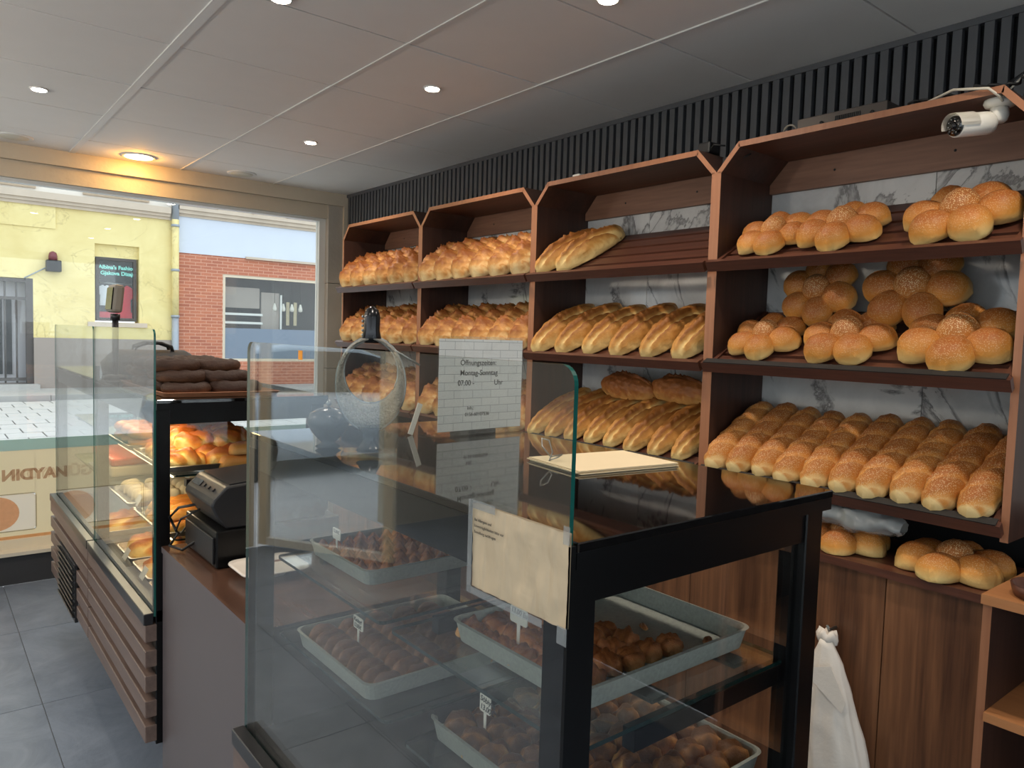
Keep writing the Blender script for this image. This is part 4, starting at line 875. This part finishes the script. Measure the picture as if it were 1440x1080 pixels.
def ring_mesh(name, mat, R_, r_, seed, nu=28, nv=12):
    V, F = [], []
    for i in range(nu):
        a = 2*PI*i/nu; f = 1+.12*nz((math.cos(a), math.sin(a), 0), 2, seed)
        for j in range(nv):
            b = 2*PI*j/nv; tw = 1+.08*math.sin(8*a+2*b)
            V.append(((R_+r_*f*tw*math.cos(b))*math.cos(a), (R_+r_*f*tw*math.cos(b))*math.sin(a), max(0, r_*.8+r_*f*tw*.85*math.sin(b))))
    for i in range(nu):
        for j in range(nv): F.append((i*nv+j, ((i+1) % nu)*nv+j, ((i+1) % nu)*nv+(j+1) % nv, i*nv+(j+1) % nv))
    g = MB(); g.add(V, F, 0, True); return g.mesh(name, mat)
RG = [ring_mesh('bread_ring', 'wrap_gold', .05, .022, s) for s in (1, 2)]
sweets('bread_ring', RG, [(.68+.12*i, 3.24-.12*j, 1.064+.034*k, 0, 1) for i in range(3) for j in range(3) for k in range(2)], 'plain brown bread ring on the upper shelf', 'plain bread rings', 'bread')
ST = small('sesame_stick', 'stick_gold', .40, .042, .036, 3, 34, 12, lump=.18, taper=8, amp=.004)
tray(.80, 2.62, .8615, .42, .40, .014, 'steel tray of long golden sesame sticks behind the register', 'steel')
sweets('sesame_stick', ST, [(.80+RJ(.01), 2.47+.048*i, .864+(.0 if i < 7 else .034), .06+RJ(.06), 1) for i in range(7)]+[(.80, 2.52+.06*i, .898, .1+RJ(.08), .97) for i in range(4)], 'long golden sesame stick on the middle shelf behind the register', 'sesame sticks')
tray(.80, 3.08, .8615, .42, .36, .014, 'steel tray of small cream rolls on the middle shelf', 'steel')
CRm = small('cream_roll', 'cream_filling', .075, .05, .045, 2, 16, 14, lump=.1, taper=4)
sweets('cream_roll', CRm, [(.66+.085*i, 3.20-.062*j, .864, RJ(.1), 1) for i in range(4) for j in range(5)], 'pale cream roll on the middle shelf', 'cream rolls')
cake = thing('strawberry_cake', (.80, 3.62, .8615), 'long layered cake with red topping behind the far glass', 'cake')
MB().box(.62, .98, 3.42, 3.88, .8625, .875).build('cake_tray', 'steel', cake); MB().box(.635, .965, 3.44, 3.86, .8755, .92).build('sponge', 'cream_filling', cake, bevel=.008); MB().box(.635, .965, 3.44, 3.86, .9205, .955).build('red_layer', 'red_topping', cake, bevel=.01)
def ridgeSw(t, yy, z, rr): 
    a = math.atan2(yy, t); return (.010*math.sin(7*a+9*math.hypot(t, yy)) if z > 0 else 0), (.4*math.sin(7*a+9*math.hypot(t, yy)) if z > 0 else 0)
SWm = small('swirl_bread', 'pastry_gold', .23, .22, .07, 2, 30, 36, ridge=ridgeSw, lump=.1, taper=2.2)
for i, (x, y) in enumerate(((.72, 2.52), (.73, 2.79), (.73, 3.06), (.73, 3.5))):
    tr = tray(x, y, ZLED-.0195, .25, .245, .02, 'cream square tray under a golden swirl bread, %s' % ['beside the cash desk', 'second from the cash desk', 'third from the cash desk', 'nearest the window'][i], 'dish_white')
    sweets('swirl_bread', [SWm[i % 2]], [(x, y, ZLED-.017, RJ(1), 1)], 'large golden swirl bread with sesame on the counter deck, %s' % ['beside the cash desk', 'second from the cash desk', 'third from the cash desk', 'nearest the window'][i], 'swirl breads on the deck', 'bread')
for x, y, z in ((.612, 2.60, 1.062), (.61, 2.9, .862), (.575, 2.66, ZLED+.006), (.575, 2.92, ZLED+.006)):
    g = MB().obox((x+.012, y, z+.024), .0015, .05, .04, Matrix.Rotation(.5, 3, 'Y')); tag(g.build('price_card', 'white_plastic'), 'small blank looking price card leaning before the pastries', 'price card', 'price cards in the pastry counter')
# dark sesame rings on a tray on top of the far counter
tray(.765, 2.70, ZTOP+.001, .36, .62, .012, 'flat tray carrying dark sesame rings on top of the far counter', 'cab_edge')
SM = [ring_mesh('sesame_ring', 'simit_dark', .058, .024, s) for s in (3, 4, 5)]
for lv, (ni, nj) in enumerate(((2, 4), (2, 4), (2, 3))):
    sp = [(.685+.145*i-.01*lv+RJ(.014), 2.49+.14*j+.06*lv+RJ(.014), ZTOP+.004+.033*lv, RJ(2), 1+RJ(.08)) for i in range(ni) for j in range(nj)]
    sweets('sesame_ring', SM, sp, 'dark brown sesame ring in the %s layer of the pile on the far counter' % ['bottom', 'middle', 'top'][lv], 'dark sesame rings, %s layer' % ['bottom', 'middle', 'top'][lv], 'bread')

# ================================================================== THINGS ON THE NEAR COUNTER
# opening hours sign in a clear holder
t = thing('opening_hours_sign', (.975, 1.31, ZTOP), 'white brick printed opening hours sign in a clear holder on the counter', 'sign')
SX = Vector((.997, .073, 0)); SN = Vector((.073, -.997, 0)); SO = Vector((.852, 1.305, ZTOP+.012)); Rsg = Matrix((SX, -SN, (0, 0, 1))).transposed()
def sbox(name, mat, x0, x1, z0, z1, d, th, parent=t):
    c = SO+SX*((x0+x1)/2)+SN*d+Vector((0, 0, (z0+z1)/2)); return MB().obox(c, x1-x0, th, z1-z0, Rsg).build(name, mat, parent)
cdp = sbox('printed_card', 'sign_print', .003, .243, 0, .198, 0, .001); sbox('clear_front', 'clear_glass', 0, .246, -.008, .204, .002, .0015); sbox('clear_back', 'clear_glass', 0, .246, -.008, .204, -.002, .0015)
c = SO+SX*.123-SN*.03+Vector((0, 0, -.0095)); MB().obox(c, .246, .075, .003, Rsg).build('holder_foot', 'clear_glass', t)
for s, x, z, sz in (('Öffnungszeiten:', .060, .142, .0165), ('Montag-Sonntag', .060, .120, .0165), ('07.00 -', .054, .098, .0165), ('Uhr', .158, .098, .0165), ('Inh.:', .082, .045, .011), ('0156-60107536', .076, .031, .011)):
    p = SO+SX*x+SN*.0009+Vector((0, 0, z)); text('sign_lettering', s, sz, 'ink', t, frame4(p, SX, (0, 0, 1), SN), .0001, bold=.00015)
# pile of tan wrapping paper held by a wire clip
t = thing('paper_pile', (.945, .91, ZTOP), 'pile of tan wrapping paper sheets on the black counter top', 'paper')
for i in range(3):
    a = .02*i; R3 = Matrix.Rotation(-.12+RJ(.03), 3, 'Z'); MB().obox((.945+RJ(.004), .91+RJ(.004), ZTOP+.0015+.0022*i), .215, .15, .0016, R3).build('sheet', 'paper_tan', t)
g = MB(); g.tube([(.862, .955, ZTOP+.012), (.850, .965, ZTOP+.03), (.858, .975, ZTOP+.042), (.872, .972, ZTOP+.038), (.866, .955, ZTOP+.02), (.85, .945, ZTOP+.008), (.86, .935, ZTOP+.014), (.88, .945, ZTOP+.016), (.862, .955, ZTOP+.012)], .0014, 6); tag(g.build('wire_clip', 'steel'), 'bent wire clip on the tan paper pile', 'clip')
# ornamental vase with an oval opening
t = thing('ornate_vase', (.625, 1.17, ZTOP), 'silver beaded vase with an oval opening and dark stopper behind the glass', 'vase')
vx, vy = .625, 1.17; VR = Matrix.Rotation(-.55, 3, 'Z')
def V3(a, d, z): return Vector((vx, vy, 0))+VR @ Vector((a, d, 0))+Vector((0, 0, z))
g = MB(); c = VR @ Vector((0, 0, 0)); g.obox((vx, vy, ZTOP+.006), .095, .06, .010, VR); g.build('plinth', 'vase_glass', t, bevel=.002)
g = MB(); g.lathe([(.024, ZTOP+.011), (.02, ZTOP+.016), (.012, ZTOP+.03), (.013, ZTOP+.042), (.022, ZTOP+.052)], (vx, vy, 0), 18); g.build('foot', 'pewter', t)
g = MB(); rs = []; zc_ = ZTOP+.128
for i in range(40):
    a = 2*PI*i/40; ox, oz = .060*math.sin(a), -.083*math.cos(a); ix, iz = .047*math.sin(a), .021-.055*math.cos(a)
    m_ = ((ox+ix)/2, (oz+iz)/2); hr = math.hypot(ox-ix, oz-iz)/2; dx, dz = (ox-ix)/(2*hr), (oz-iz)/(2*hr); R_ = []
    for j in range(12):
        b = 2*PI*j/12; R_.append(V3(m_[0]+dx*hr*math.cos(b), .016*math.sin(b), zc_+m_[1]+dz*hr*math.cos(b)))
    rs.append(R_)
rs.append(rs[0]); g.rings(rs, smooth=True, cap=(False, False)); g.build('oval_body', 'beads', t)
g = MB()
for sgn in (1,): g.tube([V3(.060*math.sin(2*PI*i/40), -.0, zc_-.083*math.cos(2*PI*i/40)) for i in range(41)], .0022, 6)
g.build('outer_rim', 'steel', t); g = MB(); g.tube([V3(.047*math.sin(2*PI*i/40), -.0, zc_+.021-.055*math.cos(2*PI*i/40)) for i in range(41)], .0020, 6); g.build('inner_rim', 'steel', t)
g = MB(); g.lathe([(.012, zc_+.072), (.017, zc_+.08), (.014, zc_+.095), (.0145, zc_+.118), (.011, zc_+.13), (.003, zc_+.136)], (vx, vy, 0), 16); stp = g.build('stopper', 'pewter', t)
for i in range(6): MB().lathe([(.0005, -.003), (.0028, 0), (.0005, .003)], V3(-.016, 0, zc_+.078+.008*i), 8).build('bead', 'steel', stp)
g = MB(); g.tube([V3(.012, 0, zc_+.075), V3(.05, 0, zc_+.055), V3(.085, 0, zc_+.035)], .0022, 6); g.build('rod', 'steel', t)
t = thing('bead_bowl', (.60, 1.285, ZTOP), 'squat dark beaded ornament standing beside the silver vase', 'ornament')
MB().lathe([(.018, ZTOP+.001), (.024, ZTOP+.004), (.012, ZTOP+.012), (.03, ZTOP+.03), (.04, ZTOP+.05), (.034, ZTOP+.066), (.02, ZTOP+.074), (.004, ZTOP+.078)], (.60, 1.285, 0), 22).build('bowl', 'pewter', t); MB().lathe([(.001, ZTOP+.078), (.006, ZTOP+.084), (.001, ZTOP+.092)], (.60, 1.285, 0), 10).build('knob', 'steel', t)
t = thing('card_reader', (1.0, 1.42, ZTOP), 'small black box standing behind the opening hours sign', 'box')
MB().box(.99, 1.07, 1.38, 1.46, ZTOP, ZTOP+.03).build('case', 'black_plastic', t, bevel=.004); MB().box(1.0, 1.06, 1.39, 1.45, ZTOP+.03, ZTOP+.034).build('lid', 'black_metal', t)
g = MB().obox((.84, 1.37, ZTOP+.035), .012, .002, .07, Matrix.Rotation(.35, 3, 'Y')); tag(g.build('paper_slip', 'white_plastic'), 'narrow white slip standing beside the opening hours sign', 'slip')
# paper notice taped to the outside of the front glass
t = thing('paper_notice', (.542, .652, 1.20), 'crumpled tan paper notice taped to the front glass corner', 'notice')
g = MB(); nu, nv = 26, 16; V, F = [], []
for i in range(nu+1):
    for j in range(nv+1):
        y = .738-.173*i/nu; z = 1.3115-.105*j/nv; d = .0042*nz((y*1.0, z*.25, 0), 60)+.0016*nz((y, z, 1), 70); V.append((.5415-abs(d)*1.2-.0005, y, z))
for i in range(nu):
    for j in range(nv): a = i*(nv+1)+j; F.append((a, a+1, a+nv+2, a+nv+1))
g.add(V, F, 0, True); V2 = [(.5442, p[1], p[2]) for p in V]; g.add(V2, [f[::-1] for f in F], 0); g.build('sheet', 'notice_tan', t)
for y0, y1, z0, z1 in ((.735, .744, 1.20, 1.316), (.60, .744, 1.198, 1.207), (.56, .575, 1.19, 1.21), (.69, .74, 1.306, 1.3165), (.56, .57, 1.30, 1.32)):
    MB().box(.5365, .5369, y0, y1, z0, z1).build('clear_tape', 'plastic_film', t)
for i, s in enumerate(('Bei Allergien und', 'Unverträglichkeiten bitte vor', 'Bestellung nachfragen')):
    text('notice_lettering', s, .0050, 'ink', t, frame4((.5355, .7295, 1.2915-.0075*i), (0, -1, 0), (0, 0, 1), (-1, 0, 0)), .0001)
# bags
t = thing('bag_bundle', (1.965, .985, .32), 'bundle of crumpled white carrier bags hanging on the wooden panel', 'bags')
g = MB(); rs = []
for i in range(22):
    f = i/21; z = .712-.40*f; wd = (.016+.03*min(1, f*6)) if f < .12 else .040+.048*min(1, (f-.12)*1.5); dp = .014+.022*min(1, f*2); cy_ = 1.0-.05*f; R_ = []
    for j in range(36):
        a = 2*PI*j/36; pl = 1+.10*math.sin(9*a+3*f)*min(1, f*2)+.10*abs(math.sin(11*a-2*f))*min(1, f*3)+.10*nz((math.cos(a), math.sin(a), f*3), 2.4)
        R_.append((1.968-.0+dp*math.cos(a)*pl-.02, cy_+wd*math.sin(a)*pl, z+(.02*math.sin(3*a)*f)))
    rs.append(R_)
g.rings(rs, smooth=True); bdl = g.build('bag_body', 'bag_white', t)
g = MB(); rs = []
for z, r in ((.700, .014), (.708, .026), (.722, .030), (.735, .024), (.73, .008)): rs.append([(1.955+r*.7*math.cos(2*PI*j/24)*(1+.2*nz((math.cos(2*PI*j/24)*2, math.sin(2*PI*j/24)*2, z*30), 1)), 1.0+r*math.sin(2*PI*j/24)*(1+.25*nz((math.cos(2*PI*j/24)*2, z*40, math.sin(2*PI*j/24)*2), 1)), z+.006*math.sin(5*2*PI*j/24)) for j in range(24)])
g.rings(rs, smooth=True); g.build('bag_collar', 'bag_white', t)
g = MB(); g.prism([(.962, .66), (1.045, .625), (.925, .545), (.915, .575)], 'x', 1.905, 1.9065); g.build('folded_flap', 'bag_white', t)
MB().tube([(2.0, 1.0, .735), (1.96, 1.0, .735), (1.95, 1.0, .75)], .004, 8).build('hook', 'steel', t)
g = MB(); V, F = [], []; nu, nv = 30, 16
for i in range(nu+1):
    for j in range(nv):
        t_ = i/nu; a = 2*PI*j/nv; r = .5+.5*math.sin(PI*min(1, max(0, t_)))**.6; p = (t_*3, math.cos(a), math.sin(a)); k = 1+.45*nz(p, 1.7)+.25*nz(p, 4)
        V.append((2.06+.05*math.cos(a)*r*k, 1.13-.27*t_, 1.038+.032*math.sin(a)*r*k))
for i in range(nu):
    for j in range(nv): F.append((i*nv+j, i*nv+(j+1) % nv, (i+1)*nv+(j+1) % nv, (i+1)*nv+j))
g.add(V, F, 0, True); tag(g.build('plastic_bag', 'bag_film'), 'crumpled clear plastic bag tucked under the sesame loaf shelf', 'bag')

# ================================================================== ON TOP OF THE CABINETS
t = thing('security_camera', (2.10, .72, 2.13), 'white bullet security camera fixed under the cabinet top', 'camera')
MB().lathe([(.034, 2.1355), (.036, 2.128), (.032, 2.12), (.02, 2.116)], (2.09, .715, 0), 24).build('mount', 'white_plastic', t)
MB().lathe([(.02, 2.116), (.022, 2.10), (.018, 2.085), (.012, 2.08)], (2.09, .715, 0), 18).build('joint', 'white_plastic', t)
ax = Vector((-.75, .35, -.14)).normalized(); e1 = ax.cross(Vector((0, 0, 1))).normalized(); e2 = e1.cross(ax); Rc = Matrix((e1, e2, ax)).transposed(); bc = Vector((2.085, .735, 2.083))
MB().lathe([(.018, -.005), (.027, 0), (.028, .01), (.028, .098), (.027, .1)], bc, 24, R=Rc).build('barrel', 'white_plastic', t)
hd = MB(); hd.rings([[bc+Rc @ Vector((.031*math.cos(a)*s, .031*math.sin(a)*s, z)) for a in [PI*(-.05+1.1*q/16) for q in range(17)]+[PI*(1.05-1.1*q/16) for q in range(17)] for s in [1]] for z in (.055, .112)], cap=(False, False)); hd.build('sun_hood', 'white_plastic', t)
ln = MB().lathe([(.025, .1), (.024, .104), (.003, .1045)], bc, 24, R=Rc).build('front_glass', 'top_black', t); MB().lathe([(.009, .104), (.008, .108), (.001, .109)], bc, 16, R=Rc).build('lens', 'pewter', ln)
for i in range(10): a = 2*PI*i/10; MB().lathe([(.0024, .104), (.001, .1065)], bc+Rc @ Vector((.017*math.cos(a), .017*math.sin(a), 0)), 8, R=Rc).build('infrared_led', 'steel', ln)
g = MB(); g.tube([(2.075, .70, 2.12), (2.045, .70, 2.13), (2.025, .72, 2.15), (2.03, .80, 2.166), (2.07, .88, 2.160), (2.10, .93, 2.17), (2.12, .97, 2.16), (2.12, 1.0, 2.163)], .0035, 6); tag(g.build('camera_cable', 'cord_white'), 'white cable running over the cabinet top from the security camera', 'cable')
t = thing('amplifier', (2.17, 1.12, ZT), 'grey amplifier box with vents lying on the cabinet top', 'amplifier')
MB().box(2.11, 2.27, 1.0, 1.27, ZT+.001, ZT+.05).build('case', 'amp_grey', t, bevel=.002)
for i in range(14): MB().box(2.107, 2.110, 1.075+.0055*i, 1.0775+.0055*i, ZT+.015, ZT+.036).build('vent_slot', 'black_matte', t)
for yy in (1.19, 1.04): MB().lathe([(.005, 0), (.005, .004)], (2.109, yy, ZT+.025), 12, R=Matrix.Rotation(-PI/2, 3, 'Y')).build('knob', 'black_plastic', t)
g = MB(); g.tube([(2.12, 1.30+.022*math.cos(a), ZT+.02+.022*math.sin(a)) for a in [2*PI*i/16 for i in range(30)]], .003, 6); tag(g.build('coiled_cable', 'cord_white'), 'coil of white cable beside the amplifier', 'cable')
g = MB(); pts = [(2.10+.07*nz((i*.5, 0, 0), 1.0, 2), .98-.011*i, ZT+.02+.018*abs(nz((i*.7, 3, 0), 1.3))) for i in range(40)]; g.tube(pts, .004, 6); tag(g.build('tangled_cable', 'cord_black'), 'tangled black cables on the cabinet top by the camera', 'cable')
g = MB(); g.tube([(2.46, .62, 2.50), (2.45, .66, 2.42), (2.43, .72, 2.33), (2.40, .80, 2.27), (2.30, .84, 2.2), (2.22, .86, 2.165)], .004, 6); tag(g.build('wall_cable', 'cord_black'), 'black cable dropping from the ceiling across the slats', 'cable')
g = MB(); g.tube([(2.45, .66, 2.41), (2.42, .76, 2.30), (2.40, .80, 2.25), (2.36, .82, 2.20)], .0028, 6); tag(g.build('thin_wall_cable', 'cord_white'), 'thin grey cable beside the black one on the slats', 'cable')
for i, (y, lab) in enumerate(((1.60, 'black mains adapter on the cabinet top beside the first joint'), (1.50, 'black mains adapter lying in the notch between two cabinets'))):
    t = thing('mains_adapter', (2.12, y, ZT), lab, 'adapter')
    zb = ZT if i == 0 else 2.09
    MB().box(2.09, 2.15, y-.025, y+.025, zb+.001, zb+.04).build('case', 'black_plastic', t, bevel=.006); MB().tube([(2.10, y-.02, zb+.01), (2.08, y-.05, zb+.02), (2.10, y-.08, zb+.015+.02*i)], .003, 6).build('cord', 'cord_black', t)
MB_ = MB().box(2.05, 2.09, 2.16, 2.20, ZT+.001, ZT+.012); tag(MB_.build('paper_scrap', 'white_plastic', bevel=.002), 'small white block on the cabinet top edge', 'block')
